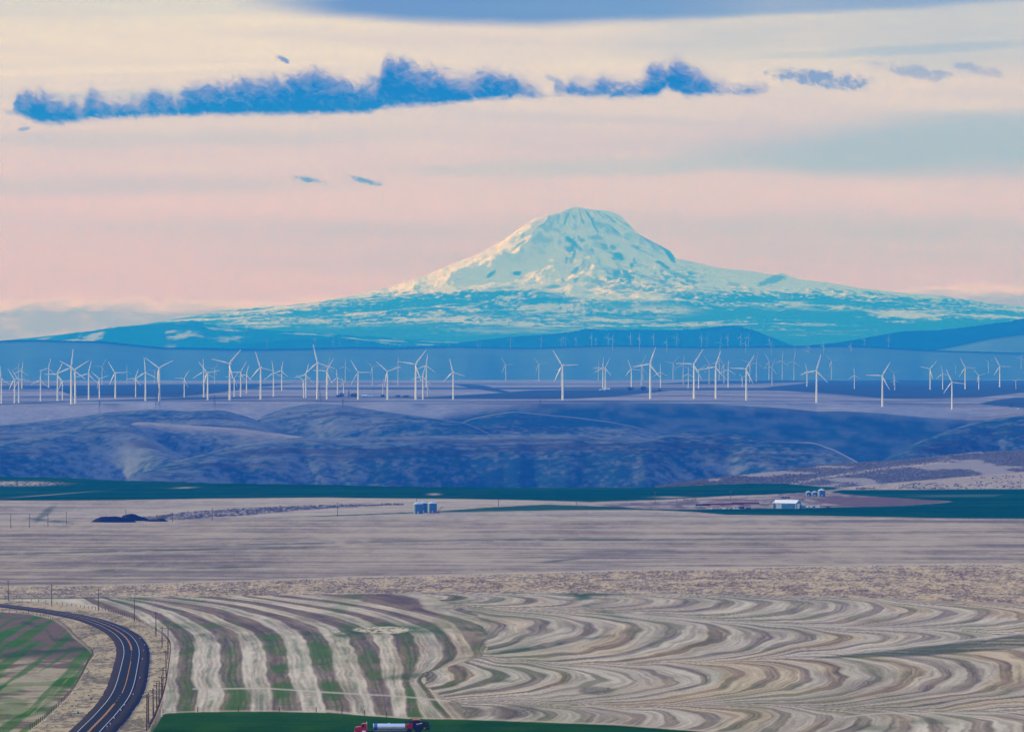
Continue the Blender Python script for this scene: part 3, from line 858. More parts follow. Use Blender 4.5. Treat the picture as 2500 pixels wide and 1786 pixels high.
def far_colour(X, D, u, v):
    """canyon side and plateau"""
    n1 = fbm(X / 240.0, D / 420.0, 4, 41)
    n2 = fbm(X / 40.0, D / 90.0, 4, 42)
    n3 = fbm(X / 700.0, D / 500.0, 3, 43)
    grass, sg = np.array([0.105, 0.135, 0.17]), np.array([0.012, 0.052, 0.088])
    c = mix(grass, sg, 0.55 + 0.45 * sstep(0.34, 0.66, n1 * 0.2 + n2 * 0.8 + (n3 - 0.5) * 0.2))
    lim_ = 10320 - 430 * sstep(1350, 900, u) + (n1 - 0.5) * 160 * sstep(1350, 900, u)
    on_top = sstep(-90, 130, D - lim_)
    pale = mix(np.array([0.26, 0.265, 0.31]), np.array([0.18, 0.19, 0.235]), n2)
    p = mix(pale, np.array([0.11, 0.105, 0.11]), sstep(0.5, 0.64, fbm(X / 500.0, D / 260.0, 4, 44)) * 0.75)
    dg = np.array([0.018, 0.050, 0.050])
    def strip(a, b, w=1.0, sf=1.2):
        return band(v, curve(a)(u), curve(b)(u), sf) * w
    dark = strip([(-400, 976), (0, 985), (170, 979), (300, 975), (450, 970), (700, 968), (760, 972)], [(-400, 990), (0, 988), (170, 981), (300, 978), (450, 976), (700, 970), (760, 971)])
    dark = np.maximum(dark, strip([(-400, 940), (0, 941), (200, 940), (400, 938), (620, 936), (720, 936)], [(-400, 944), (0, 946), (130, 948), (180, 966), (300, 967), (430, 969), (520, 960), (640, 944), (720, 937)]))
    dark = np.maximum(dark, strip([(900, 968), (1040, 969), (1200, 960), (1300, 952), (1500, 950), (1640, 951)], [(900, 970), (1040, 973), (1250, 974), (1400, 973), (1500, 968), (1640, 953)]))
    dark = np.maximum(dark, strip([(1600, 937), (1700, 930), (1850, 927), (2050, 928)], [(1600, 938), (1700, 938), (1850, 936), (2050, 930)]))
    dark = np.maximum(dark, strip([(1860, 946), (1950, 937), (2000, 929), (2200, 926), (2500, 928), (3300, 930)], [(1860, 950), (1980, 958), (2090, 966), (2160, 972), (2300, 972), (2390, 970), (2500, 958), (3300, 950)]))
    dark = np.maximum(dark, strip([(2390, 985), (2430, 976), (2480, 970), (3300, 965)], [(2390, 986), (2440, 991), (2500, 996), (3300, 1000)]))
    dark = np.maximum(dark, strip([(1100, 935), (1180, 940), (1240, 955), (1250, 958)], [(1100, 936), (1150, 948), (1240, 960), (1250, 959)]))
    dark = np.maximum(dark, strip([(1200, 978), (1500, 977), (1800, 978)], [(1200, 980), (1500, 982), (1800, 980)], 0.8))
    p = mix(p, dg, np.clip(dark, 0, 1) * 0.92)
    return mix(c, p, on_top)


GC = np.zeros(GX.shape + (3,))
GC[:NEAR_ROWS] = ground_colour(GX[:NEAR_ROWS], GY[:NEAR_ROWS], GU[:NEAR_ROWS], GV[:NEAR_ROWS]) * np.array([0.89, 0.855, 0.74])
GC[NEAR_ROWS:] = far_colour(GX[NEAR_ROWS:], GY[NEAR_ROWS:], GU[NEAR_ROWS:], GV[NEAR_ROWS:])
ksplit = NEAR_ROWS - 3
o = grid_obj('ground', GX[:ksplit + 1], GY[:ksplit + 1], GZ[:ksplit + 1], np.clip(GC[:ksplit + 1], 0.003, 1), M['near'])
tag(o, kind='structure')
o = grid_obj('plateau', GX[ksplit:], GY[ksplit:], GZ[ksplit:], np.clip(GC[ksplit:], 0.003, 1), M['hill'])
tag(o, kind='structure')

# wide low plain under everything, out to the horizon
ex = np.array([[-70000.0, 70000.0], [-70000.0, 70000.0]])
ey = np.array([[-6000.0, -6000.0], [130000.0, 130000.0]])
o = grid_obj('plain', ex, ey, np.full((2, 2), CZ - 905.0), np.full((2, 2, 3), 0.06), M['far'])
tag(o, kind='structure')


def near_z(u, D):
    """height of the near ground at column u and distance D"""
    j = np.clip(np.searchsorted(u_cols, u), 1, nu - 1)
    f = (u - u_cols[j - 1]) / (u_cols[j] - u_cols[j - 1])
    za = np.interp(D, GY[:ksplit, j - 1], GZ[:ksplit, j - 1])
    zb = np.interp(D, GY[:ksplit, j], GZ[:ksplit, j])
    return za * (1 - f) + zb * f


def on_near(u, v):
    D = float(D_of_v(v))
    return Vector(((u - U0) / F * D, D, float(near_z(u, D))))


def on_plateau(u, v):
    """first point of the plateau seen at column u, row v"""
    Ds = np.arange(10500, 26000, 20.0)
    z = plateau_z(np.full_like(Ds, u), Ds)
    vv = V0 + (CZ - z) / Ds * F
    k = np.argmax(vv <= v) if np.any(vv <= v) else len(Ds) - 1
    return Vector(((u - U0) / F * Ds[k], Ds[k], z[k]))


# ------------------------------------------------------------------ hills: crest lines with real depth in front and behind
def hill(name, pts, Dc, depth, zbase, colour, material, seed, du=3.0, nrow=70, back=0.6, amp=4.5, wl=420.0, shape=0.8, crest_amp=0.0, Dslope=0.0, trees=0.0):
    pts = sorted(pts)
    us = np.arange(pts[0][0], pts[-1][0] + du, du)
    cv = curve(pts)(us)
    k = 9 if du < 8 else 5
    cvp = np.pad(cv, k // 2, mode='edge')
    cv = np.convolve(cvp, np.ones(k) / k, 'valid')
    Dcr = Dc + Dslope * (us - us.mean()) + np.clip(cv.mean() - cv, -110, 110) * (9.0 if Dc < 12000 else 0.0) + (fbm(us / 160.0, us * 0 + 0.5, 3, seed + 5) - 0.5) * depth * (0.2 if Dc < 12000 else 0.07)
    zc = CZ - (cv - V0) / F * Dcr
    ts = np.concatenate([np.linspace(0, 1, nrow) ** 0.85, 1 + np.linspace(0.08, 1, 8)])
    X, Y, Z = (np.zeros((len(ts), len(us))) for _ in range(3))
    for i, t in enumerate(ts):
        if t <= 1:
            D = Dcr - depth * (1 - t)
            s = math.sin(t * math.pi / 2) ** shape
            a = math.sin(math.pi * t) ** 0.7 if 0 < t < 1 else 0
        else:
            D = Dcr + depth * back * (t - 1)
            s = math.cos((t - 1) * math.pi / 2)
            a = 0
        X[i] = (us - U0) / F * D
        Y[i] = D
        z = zbase + (zc - zbase) * s
        dz = (ridged(X[i] / wl + D / (wl * 2.2), D / (wl * 3.0), 4, seed) - 0.55) * amp * a
        dz = dz + (fbm(X[i] / (wl * 2.5), D / (wl * 2.5), 3, seed + 9) - 0.5) * amp * 1.4 * a
        w = np.clip((zc - zbase) / (amp * 2 + 1e-6), 0, 1)
        Z[i] = z + dz * w
        if 0.97 < t < 1.2:
            Z[i] += (vnoise(us / 2.3, us * 0 + 0.5, seed + 77) * trees)
    UU = np.broadcast_to(us, X.shape)
    VV = V0 + (CZ - Z) / Y * F
    TT = np.broadcast_to(np.minimum(ts, 1)[:, None], X.shape)
    gx = np.gradient(Z, axis=1) / np.maximum(np.gradient(X, axis=1), 1e-3)
    C_ = colour(X, Y, UU, VV, TT, gx, seed)
    o = grid_obj(name, X, Y, Z, np.clip(C_, 0.003, 1), material)
    tag(o, kind='structure')
    return o


def canyon_col(X, D, u, v, t, gx, seed):
    n1 = fbm(X / 150.0, D / 200.0, 4, seed + 1)
    n2 = fbm(X / 30.0, D / 60.0, 4, seed + 2)
    n3 = fbm(X / 500.0, D / 300.0, 3, seed + 3)
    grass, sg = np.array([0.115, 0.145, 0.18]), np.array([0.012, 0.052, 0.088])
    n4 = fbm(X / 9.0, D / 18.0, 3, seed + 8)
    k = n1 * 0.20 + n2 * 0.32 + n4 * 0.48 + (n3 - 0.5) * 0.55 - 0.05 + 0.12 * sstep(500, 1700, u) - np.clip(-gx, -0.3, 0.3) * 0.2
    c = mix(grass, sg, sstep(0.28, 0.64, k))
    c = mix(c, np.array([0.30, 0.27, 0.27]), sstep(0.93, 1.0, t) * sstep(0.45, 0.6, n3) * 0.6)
    trk_ = np.exp(-((1 - t) / 0.05) ** 2) * band(u, 1960 + 0 * u, 2110 + 0 * u, 25) * (seed == 170)
    c = mix(c, np.array([0.42, 0.38, 0.36]), trk_ * 0.9)
    rim = sstep(0.55, 0.68, fbm(X / 300.0, (D + t * 500) / 60.0, 3, seed + 6)) * band(t, 0.55 + 0 * t, 0.8 + 0 * t, 0.1)
    return mix(c, np.array([0.03, 0.035, 0.045]), rim * 0.7)


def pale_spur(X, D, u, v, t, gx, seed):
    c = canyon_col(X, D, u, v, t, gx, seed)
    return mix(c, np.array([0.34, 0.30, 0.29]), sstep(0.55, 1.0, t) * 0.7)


ZB = CZ - 335.0
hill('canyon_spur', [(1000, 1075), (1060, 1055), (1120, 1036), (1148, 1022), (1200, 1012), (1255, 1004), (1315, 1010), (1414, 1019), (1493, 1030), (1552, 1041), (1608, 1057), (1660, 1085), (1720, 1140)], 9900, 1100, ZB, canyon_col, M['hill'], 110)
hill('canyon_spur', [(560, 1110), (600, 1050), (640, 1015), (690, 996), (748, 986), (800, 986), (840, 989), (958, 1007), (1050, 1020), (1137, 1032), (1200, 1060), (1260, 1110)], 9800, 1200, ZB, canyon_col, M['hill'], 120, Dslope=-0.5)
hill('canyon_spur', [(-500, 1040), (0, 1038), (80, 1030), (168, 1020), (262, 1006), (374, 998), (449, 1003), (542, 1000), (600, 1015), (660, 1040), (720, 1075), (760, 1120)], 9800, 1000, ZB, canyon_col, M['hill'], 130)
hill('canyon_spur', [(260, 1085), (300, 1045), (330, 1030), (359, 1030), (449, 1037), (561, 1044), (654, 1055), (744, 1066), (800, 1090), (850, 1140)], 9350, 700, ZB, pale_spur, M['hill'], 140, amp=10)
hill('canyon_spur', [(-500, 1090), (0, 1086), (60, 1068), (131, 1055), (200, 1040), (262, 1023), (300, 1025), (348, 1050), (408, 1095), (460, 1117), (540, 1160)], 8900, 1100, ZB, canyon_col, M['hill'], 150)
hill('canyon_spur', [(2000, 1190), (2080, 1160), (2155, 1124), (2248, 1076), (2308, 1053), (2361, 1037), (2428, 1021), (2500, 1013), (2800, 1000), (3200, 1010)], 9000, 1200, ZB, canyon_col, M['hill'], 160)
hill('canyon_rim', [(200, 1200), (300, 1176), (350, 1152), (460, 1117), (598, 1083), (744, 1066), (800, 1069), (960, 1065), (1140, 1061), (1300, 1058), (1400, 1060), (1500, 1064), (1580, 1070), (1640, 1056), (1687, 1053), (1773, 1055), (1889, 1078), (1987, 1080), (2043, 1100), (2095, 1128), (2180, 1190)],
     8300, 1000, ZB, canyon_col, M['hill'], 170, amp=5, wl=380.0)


def forest_col(X, D, u, v, t, gx, seed):
    n1 = fbm(X / 900.0, D / 1200.0, 4, seed + 1)
    n2 = fbm(X / 160.0, D / 300.0, 4, seed + 2)
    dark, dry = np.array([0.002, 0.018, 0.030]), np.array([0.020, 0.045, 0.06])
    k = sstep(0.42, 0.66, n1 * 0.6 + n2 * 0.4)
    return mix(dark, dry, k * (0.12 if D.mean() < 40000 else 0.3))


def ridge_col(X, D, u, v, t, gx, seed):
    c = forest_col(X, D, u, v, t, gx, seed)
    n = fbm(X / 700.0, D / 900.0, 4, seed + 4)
    lower = sstep(0.99, 0.84, t)  # paler ridge foot: low-lying haze painted into the surface colour
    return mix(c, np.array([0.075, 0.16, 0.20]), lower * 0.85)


def snowy_forest(X, D, u, v, t, gx, seed):
    c = forest_col(X, D, u, v, t, gx, seed)
    n = fbm(X / 400.0, D / 500.0, 5, seed + 4)
    return mix(c, np.array([0.75, 0.76, 0.78]), sstep(0.60, 0.72, n) * 0.5)


ZF = CZ - 900.0
hill('far_hills', [(-600, 850), (0, 838), (60, 832), (100, 828), (160, 818), (220, 811), (300, 798), (400, 791), (440, 787), (476, 783), (500, 792), (540, 800), (620, 806), (700, 811), (900, 822), (1050, 832), (1200, 842), (1350, 860)], 68000, 9000, ZF, snowy_forest, M['far'], 210, nrow=30, amp=160, wl=2200, trees=22)
hill('far_hills', [(420, 856), (520, 850), (600, 839), (700, 832), (780, 828), (850, 829), (900, 834), (950, 842), (1000, 846), (1050, 845), (1080, 839), (1120, 842), (1160, 848), (1250, 860)], 56000, 6000, ZF, forest_col, M['far'], 220, nrow=26, amp=120, wl=1800, trees=16)
hill('far_hills', [(950, 862), (1040, 848), (1100, 840), (1180, 831), (1250, 823), (1350, 817), (1400, 811), (1435, 803), (1470, 807), (1550, 806), (1650, 808), (1700, 805), (1760, 797), (1790, 796), (1820, 801), (1850, 811), (1890, 827), (1940, 846), (2000, 862)], 52000, 6000, ZF, forest_col, M['far'], 230, nrow=26, amp=120, wl=1800, trees=16)
hill('far_hills', [(1850, 866), (1950, 847), (2050, 838), (2150, 821), (2200, 813), (2300, 807), (2400, 795), (2440, 789), (2470, 786), (2500, 778), (2700, 745), (3200, 720)], 46000, 6000, ZF, forest_col, M['far'], 240, nrow=26, amp=120, wl=1800, trees=14)
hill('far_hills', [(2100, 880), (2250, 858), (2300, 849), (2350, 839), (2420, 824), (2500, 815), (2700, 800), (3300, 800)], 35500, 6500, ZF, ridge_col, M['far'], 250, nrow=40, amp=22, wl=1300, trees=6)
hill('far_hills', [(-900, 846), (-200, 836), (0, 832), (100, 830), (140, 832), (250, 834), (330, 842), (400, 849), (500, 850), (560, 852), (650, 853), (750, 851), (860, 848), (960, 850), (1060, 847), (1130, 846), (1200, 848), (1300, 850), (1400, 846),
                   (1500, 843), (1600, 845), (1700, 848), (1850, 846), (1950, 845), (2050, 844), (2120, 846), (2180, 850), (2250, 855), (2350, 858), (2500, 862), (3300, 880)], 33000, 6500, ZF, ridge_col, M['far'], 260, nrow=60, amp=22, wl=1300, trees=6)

# ------------------------------------------------------------------ the snow mountain
DM = 105000.0
SIL = [(-2200, 860), (-1200, 850), (0, 832), (300, 800), (470, 772), (540, 757), (600, 751), (700, 745), (760, 738), (830, 727), (870, 718), (943, 703), (1037, 673), (1100, 646), (1168, 620), (1224, 590), (1270, 556), (1306, 534), (1336, 526), (1370, 519), (1386, 510), (1407, 504),
       (1440, 511), (1486, 515), (1516, 527), (1542, 554), (1560, 572), (1598, 592), (1635, 612), (1650, 630), (1700, 641), (1750, 653), (1800, 659), (1850, 664), (1890, 671), (1912, 667), (1950, 682), (2000, 687), (2022, 689), (2100, 703), (2200, 714), (2300, 722), (2360, 732), (2430, 741), (2500, 747), (2900, 775), (4200, 850)]
SXs = np.array([(u - U0) / F * DM for u, v in SIL])
SZs = np.array([-(v - V0) / F * DM for u, v in SIL])
XS = (1407 - U0) / F * DM
us = np.concatenate([np.arange(-900, 0, 14.0), np.arange(0, 2500, 2.6), np.arange(2500, 3400, 14.0)])
Ds = np.concatenate([np.linspace(78000, 96000, 120), np.linspace(96000, 103500, 150)[1:], np.linspace(103500, 105600, 70)[1:], np.linspace(105600, 118000, 30)[1:]])
UU, DD = np.meshgrid(us, Ds)
MX = (UU - U0) / F * DD
rx, ry = MX - XS, DD - DM
r = np.hypot(rx, ry)
th = np.arctan2(ry, rx)
silR = np.interp(XS + r, SXs, SZs)
silL = np.interp(XS - r, SXs, SZs)
wr = 0.5 + 0.5 * np.cos(th)
side = silR * wr + silL * (1 - wr)
frontP = np.interp(r, [0, 400, 900, 1500, 2300, 3300, 4500, 6000, 8000, 10000, 13000, 17000, 22000, 27000, 40000], [2485, 2380, 2150, 1800, 1430, 1130, 880, 680, 500, 380, 180, -60, -360, -640, -800])
kf = np.abs(np.sin(th)) ** 1.6
MZ = side * (1 - kf) + np.where(ry < 0, frontP, side - r * 0.10) * kf
up = sstep(500, 2300, r) * sstep(30000, 7000, r)
warp = (fbm(MX / 1400.0, DD / 1400.0, 4, 301) - 0.5) * 1.1
gull = ridged(th * 3.2 + warp, r / 5200.0 + warp * 0.3, 5, 302) - 0.55
MZ += gull * 230.0 * up * np.clip(MZ / 1500.0 + 0.25, 0.12, 1)
MZ += (ridged(MX / 800.0, DD / 1100.0, 5, 303) - 0.5) * 150.0 * up * sstep(-400, 900, MZ)
MZ += (ridged(MX / 260.0 + warp, DD / 520.0, 4, 305) - 0.5) * 46.0 * up * sstep(300, 1000, MZ)
MZ += (fbm(MX / 2600.0, DD / 2000.0, 4, 304) - 0.5) * 170.0 * sstep(4500, 9000, r)
# the sharp shoulder that splits the sunlit flank from the shaded face
for pts, h, wd in (([(1336, 104900), (1322, 104200), (1316, 103300), (1250, 102500), (1170, 101600), (1080, 100600)], 300.0, 330.0), ([(1440, 104700), (1450, 103000), (1440, 101200), (1432, 100300)], 110.0, 320.0),
                   ([(1545, 104600), (1580, 103000), (1640, 101500)], 110.0, 360.0)):
    P_ = np.array([((u - U0) / F * D, D) for u, D in pts])
    dm = np.full(MX.shape, 1e9)
    wx = (fbm(MX / 500.0, DD / 600.0, 3, 321) - 0.5) * 900.0
    for a, b in zip(P_[:-1], P_[1:]):
        ab = b - a
        t = np.clip(((MX - a[0]) * ab[0] + (DD - a[1]) * ab[1]) / (ab @ ab), 0, 1)
        dm = np.minimum(dm, np.hypot(MX + wx - a[0] - t * ab[0], DD - a[1] - t * ab[1]))
    MZ += h * np.exp(-dm / wd * (0.6 + 0.9 * fbm(MX / 700.0, DD / 900.0, 3, 320)))
for (u, D, h, rad) in ((1430, 93500, 190, 1100), (1590, 94500, 150, 900), (1240, 93800, 90, 900), (1912, 102500, 140, 900), (1000, 92000, 120, 1400), (2200, 92500, 100, 1500)):
    MZ += h * np.exp(-(((MX - (u - U0) / F * D) / (rad * 1.5)) ** 2 + ((DD - D) / rad) ** 2))
# keep the traced skyline: limit what stands above it
lim = np.interp(UU, [u for u, v in SIL], [v for u, v in SIL])
vv = V0 - MZ / DD * F
over = np.maximum(0, lim - vv)
MZ -= over * DD / F
top_row = np.argmin(np.where(True, V0 - MZ / DD * F, 0), axis=0)
VM = V0 - MZ / DD * F
gap = VM.min(axis=0) - lim[0]
MZ += np.clip(gap, 0, 40)[None, :] * DM / F * np.exp(-((DD - DM) / 1500.0) ** 2) * sstep(-300, 300, MZ)
VM = V0 - MZ / DD * F
gz_x = np.gradient(MZ, axis=1) / np.gradient(MX, axis=1)
gz_y = np.gradient(MZ, axis=0) / np.gradient(DD, axis=0)
slope = np.hypot(gz_x, gz_y)
na = fbm(MX / 900.0, DD / 700.0, 5, 310)
nb = fbm(MX / 230.0, DD / 300.0, 5, 311)
nc = fbm(MX / 2600.0, DD / 1500.0, 4, 312)
nd = fbm(MX / 70.0, DD / 170.0, 4, 313)
SNOW, ROCK, FOR = np.array([0.90, 0.90, 0.90]), np.array([0.040, 0.055, 0.072]), np.array([0.022, 0.034, 0.040])
rock = sstep(0.56, 0.66, slope * 0.20 + nb * 0.35 + na * 0.22 + nd * 0.24) * sstep(5200, 900, r) * 0.55
rk = fbm(th * 34.0 + warp * 1.5, r / 900.0, 4, 330)
rock = np.maximum(rock, sstep(0.56, 0.64, rk * 0.6 + nd * 0.25 + nb * 0.15) * sstep(250, 700, r) * sstep(4200, 2600, r) * sstep(1330, 1360, UU) * 0.85)
rock = np.maximum(rock, sstep(0.50, 0.58, nb * 0.35 + na * 0.25 + nd * 0.4) * band(VM, 655 + 0 * VM, 722 + 0 * VM, 10) * band(UU, 1440 + 0 * UU, 1720 + 0 * UU, 40) * 0.85)
for (u, v, ru, rv, tl, a) in ((1398, 592, 26, 7, 0.75, 0.95), (1386, 608, 9, 6, 0.4, 0.8), (1420, 585, 8, 5, 0.2, 0.7), (1455, 580, 16, 6, 0.1, 0.6), (1460, 548, 16, 9, 0.3, 0.55), (1490, 560, 24, 10, 0.5, 0.5), (1512, 625, 15, 8, 0.2, 0.95),
                              (1497, 603, 8, 6, 0.2, 0.8), (1544, 645, 7, 11, -1.2, 0.9), (1505, 668, 10, 13, -0.3, 0.95), (1532, 672, 12, 10, 0.7, 0.9), (1619, 648, 18, 7, 0.55, 0.95), (1635, 620, 14, 12, 0.9, 0.95), (1615, 600, 20, 7, 0.6, 0.8),
                              (1580, 585, 22, 6, 0.55, 0.5), (1262, 667, 12, 6, 0.0, 0.98), (1200, 669, 11, 6, -0.6, 0.9), (1120, 682, 12, 3, -0.2, 0.8), (1360, 562, 10, 5, 0.3, 0.5), (1404, 660, 9, 8, -0.6, 0.7), (1375, 685, 6, 4, 0.5, 0.8), (1406, 682, 6, 6, -0.6, 0.7),
                              (1347, 700, 26, 5, 0.0, 0.7), (1590, 680, 40, 4, 0.28, 0.6), (1660, 672, 22, 5, 0.4, 0.7), (1890, 682, 34, 9, -0.35, 0.75), (1905, 674, 22, 6, 0.3, 0.7), (1465, 690, 26, 6, 0.2, 0.6), (1520, 700, 40, 6, -0.1, 0.5), (1790, 694, 20, 5, 0.1, 0.5)):
    rock = np.maximum(rock, a * (1 - sstep(0.55, 1.15, ell(UU, VM, u, v, ru, rv, tl) + (nb - 0.5) * 1.8 + (nd - 0.5) * 1.8)))
c = mix(SNOW, ROCK, rock)
tree_line = np.interp(UU, [0, 700, 850, 1000, 1100, 1200, 1300, 1380, 1420, 1500, 1600, 1660, 1720, 1800, 1900, 2000, 2300, 2500], [772, 755, 732, 716, 712, 706, 704, 718, 729, 733, 735, 712, 716, 712, 715, 712, 730, 752])
fw = sstep(-9, 9, VM - tree_line + (nb - 0.5) * 34 + (na - 0.5) * 26 + (nd - 0.5) * 40)
open_ = sstep(0.53, 0.61, nc * 0.38 + na * 0.26 + nb * 0.18 + nd * 0.18) * sstep(822, 785, VM + (na - 0.5) * 40) * 0.85
for (u, v, ru, rv) in ((1430, 762, 130, 15), (1280, 760, 70, 10), (1600, 758, 90, 14), (1150, 780, 150, 12), (1000, 775, 140, 16), (820, 785, 150, 12), (650, 790, 120, 10), (1900, 745, 110, 8), (2030, 752, 80, 6), (2330, 758, 60, 5), (560, 764, 40, 5), (1340, 792, 120, 8)):
    open_ = np.maximum(open_, np.exp(-ell(UU, VM, u, v, ru, rv) ** 1.5) * sstep(0.42, 0.56, nb * 0.35 + na * 0.3 + nd * 0.35) * 0.9)
c = mix(c, mix(FOR, np.array([0.74, 0.76, 0.79]), np.clip(open_, 0, 1)), fw)
o = grid_obj('mountain', MX, DD, MZ + CZ, np.clip(c, 0.003, 1), M['snow'])
tag(o, kind='structure')

# ------------------------------------------------------------------ the air
mh = bpy.data.materials.new('blue_evening_haze')
mh.use_nodes = True
t_ = mh.node_tree
t_.nodes.clear()
pv = t_.nodes.new('ShaderNodeVolumePrincipled')
pv.inputs['Color'].default_value = (0.0044, 0.116, 0.97, 1.0)
pv.inputs['Absorption Color'].default_value = (0.926, 0.897, 1.0, 1.0)
pv.inputs['Density'].default_value = 7.5e-5
pv.inputs['Anisotropy'].default_value = 0.0
om = t_.nodes.new('ShaderNodeOutputMaterial')
t_.links.new(pv.outputs[0], om.inputs['Volume'])
hz = MB().box(-72000, 72000, -6500, 131000, CZ - 910.0, CZ + 2560.0).build('haze', mh)
tag(hz, 'blue evening haze over the whole landscape', 'haze', kind='stuff')


# ------------------------------------------------------------------ road
def smooth_line(pts, n=160, it=3):
    p = np.array(pts, float)
    for _ in range(it):                                  # corner cutting
        q = 0.75 * p[:-1] + 0.25 * p[1:]
        r_ = 0.25 * p[:-1] + 0.75 * p[1:]
        m_ = np.empty((2 * len(q), p.shape[1])); m_[0::2] = q; m_[1::2] = r_
        p = np.vstack([p[:1], m_, p[-1:]])
    d = np.concatenate([[0], np.cumsum(np.linalg.norm(np.diff(p, axis=0), axis=1))])
    s = np.linspace(0, d[-1], n)
    return np.stack([np.interp(s, d, p[:, k]) for k in range(p.shape[1])], 1)


def crop(x, y):
    return (x * 0.264, 1400 + y * 0.264)


Lp = [(700, 1490), (725, 1462), (900, 1280), (1000, 1170), (1060, 1060), (1100, 920), (1125, 830), (1143, 740), (1130, 660), (1080, 590), (1000, 530), (900, 480), (700, 410), (400, 350), (0, 305), (-500, 262)]
Rp = [(925, 1490), (945, 1462), (1100, 1290), (1190, 1170), (1245, 1030), (1275, 880), (1288, 800), (1298, 735), (1280, 650), (1220, 570), (1130, 510), (1000, 455), (850, 412), (430, 332), (0, 280), (-500, 240)]
cpts = []
for a, b in zip(Lp, Rp):
    ua, va = crop(*a); ub, vb = crop(*b)
    pa, pb = on_near(ua, min(va, 1785)), on_near(ub, min(vb, 1785))
    cpts.append(((pa.x + pb.x) / 2, (pa.y + pb.y) / 2))
c0, c1 = np.array(cpts[1]), np.array(cpts[2])
cpts[0] = tuple(c0 + (c0 - c1) / np.linalg.norm(c0 - c1) * 130)
ROAD = smooth_line(cpts, 320)
tan_ = np.gradient(ROAD, axis=0)
tan_ /= np.linalg.norm(tan_, axis=1)[:, None]
NRM = np.stack([tan_[:, 1], -tan_[:, 0]], 1)
s_len = np.concatenate([[0], np.cumsum(np.linalg.norm(np.diff(ROAD, axis=0), axis=1))])


def ground_at(x, y):
    u = U0 + x / max(y, 1300.0) * F
    return float(near_z(u, y))


RZ = np.array([ground_at(x, y) for x, y in ROAD])
RZ = np.convolve(np.pad(RZ, 6, mode='edge'), np.ones(13) / 13, 'valid')


def ribbon(name, offs, lifts, mat_, parent=None, i0=0, i1=None, edge_noise=0.0):
    i1 = len(ROAD) if i1 is None else i1
    vs, fs = [], []
    k = len(offs)
    for i in range(i0, i1):
        for j, (o_, h) in enumerate(zip(offs, lifts)):
            e = edge_noise * (vnoise(np.array([i * 0.9 + j * 37.0]), np.array([0.5]), 71)[0] - 0.5) if j in (0, k - 1) else 0
            p = ROAD[i] + NRM[i] * (o_ + e)
            vs.append((p[0], p[1], RZ[i] + h))
    for i in range(i1 - i0 - 1):
        for j in range(k - 1):
            a = i * k + j
            fs.append((a, a + 1, a + k + 1, a + k))
    return new_mesh(name, vs, fs, mat_, parent, True)


sh = ribbon('road_shoulder', [-7.4, -5.4, -3.6, 3.6, 6.4, 9.0], [-1.2, 0.32, 0.42, 0.42, 0.32, -1.2], M['shoulder'], edge_noise=2.6)
tag(sh, kind='structure')
rd = ribbon('road', [-3.3, -1.7, 0, 1.7, 3.3], [0.50, 0.53, 0.55, 0.53, 0.50], M['asphalt'])
tag(rd, kind='structure')
ribbon('edge_line', [-2.98, -2.81], [0.52, 0.525], M['lineW'], rd)
ribbon('edge_line', [2.81, 2.98], [0.525, 0.52], M['lineW'], rd)
# centre: solid double near the bend, dashes on the straight
nR = len(ROAD)
vrow = V0 + (CZ - RZ) / ROAD[:, 1] * F
step = 0
i = 0
while i < nR - 2:
    v = vrow[i]
    solid = (1618 < v < 1700) or v < 1592 or v > 1723
    if solid:
        j = i
        while j < nR - 1 and ((1618 < vrow[j] < 1700) or vrow[j] < 1592 or vrow[j] > 1723):
            j += 1
        ribbon('centre_line', [0.10, 0.26], [0.556, 0.556], M['lineY'], rd, i, min(j + 1, nR))
        if v < 1592 or v > 1760:
            ribbon('centre_line', [-0.26, -0.10], [0.556, 0.556], M['lineY'], rd, i, min(j + 1, nR))
        i = j + 1
    else:
        ribbon('centre_dash', [-0.10, 0.06], [0.556, 0.556], M['lineY'], rd, i, min(i + 2, nR))
        i += 4


# ------------------------------------------------------------------ wind turbines
def blade_mesh():
    vs, fs = [], []
    prof = [(0.0, 1.0, 1.0, 0.0), (0.06, 1.6, 1.0, 0.5), (0.2, 3.5, 0.7, 0.35), (0.45, 2.7, 0.42, 0.18), (0.75, 1.8, 0.26, 0.06), (0.95, 1.15, 0.15, 0.0), (1.0, 0.45, 0.08, 0.0)]
    Lb = 41.0
    for (t, ch, th_, tw) in prof:
        ring = []
        for k in range(8):
            a = 2 * math.pi * k / 8
            x = math.cos(a) * ch / 2 + (0.12 * ch if t > 0.1 else 0)
            y = math.sin(a) * th_ / 2
            ring.append((x * math.cos(tw) - y * math.sin(tw), x * math.sin(tw) + y * math.cos(tw), 1.0 + t * Lb))
        vs += ring
    for i in range(len(prof) - 1):
        for k in range(8):
            j = (k + 1) % 8
            fs.append((i * 8 + k, i * 8 + j, (i + 1) * 8 + j, (i + 1) * 8 + k))
    fs.append(tuple(range(7, -1, -1))); fs.append(tuple(range((len(prof) - 1) * 8, len(prof) * 8)))
    return vs, fs


def shared(name, mb, m, smooth=True):
    o = mb.build(name, m, None, smooth)
    me = o.data
    bpy.data.objects.remove(o)
    return me


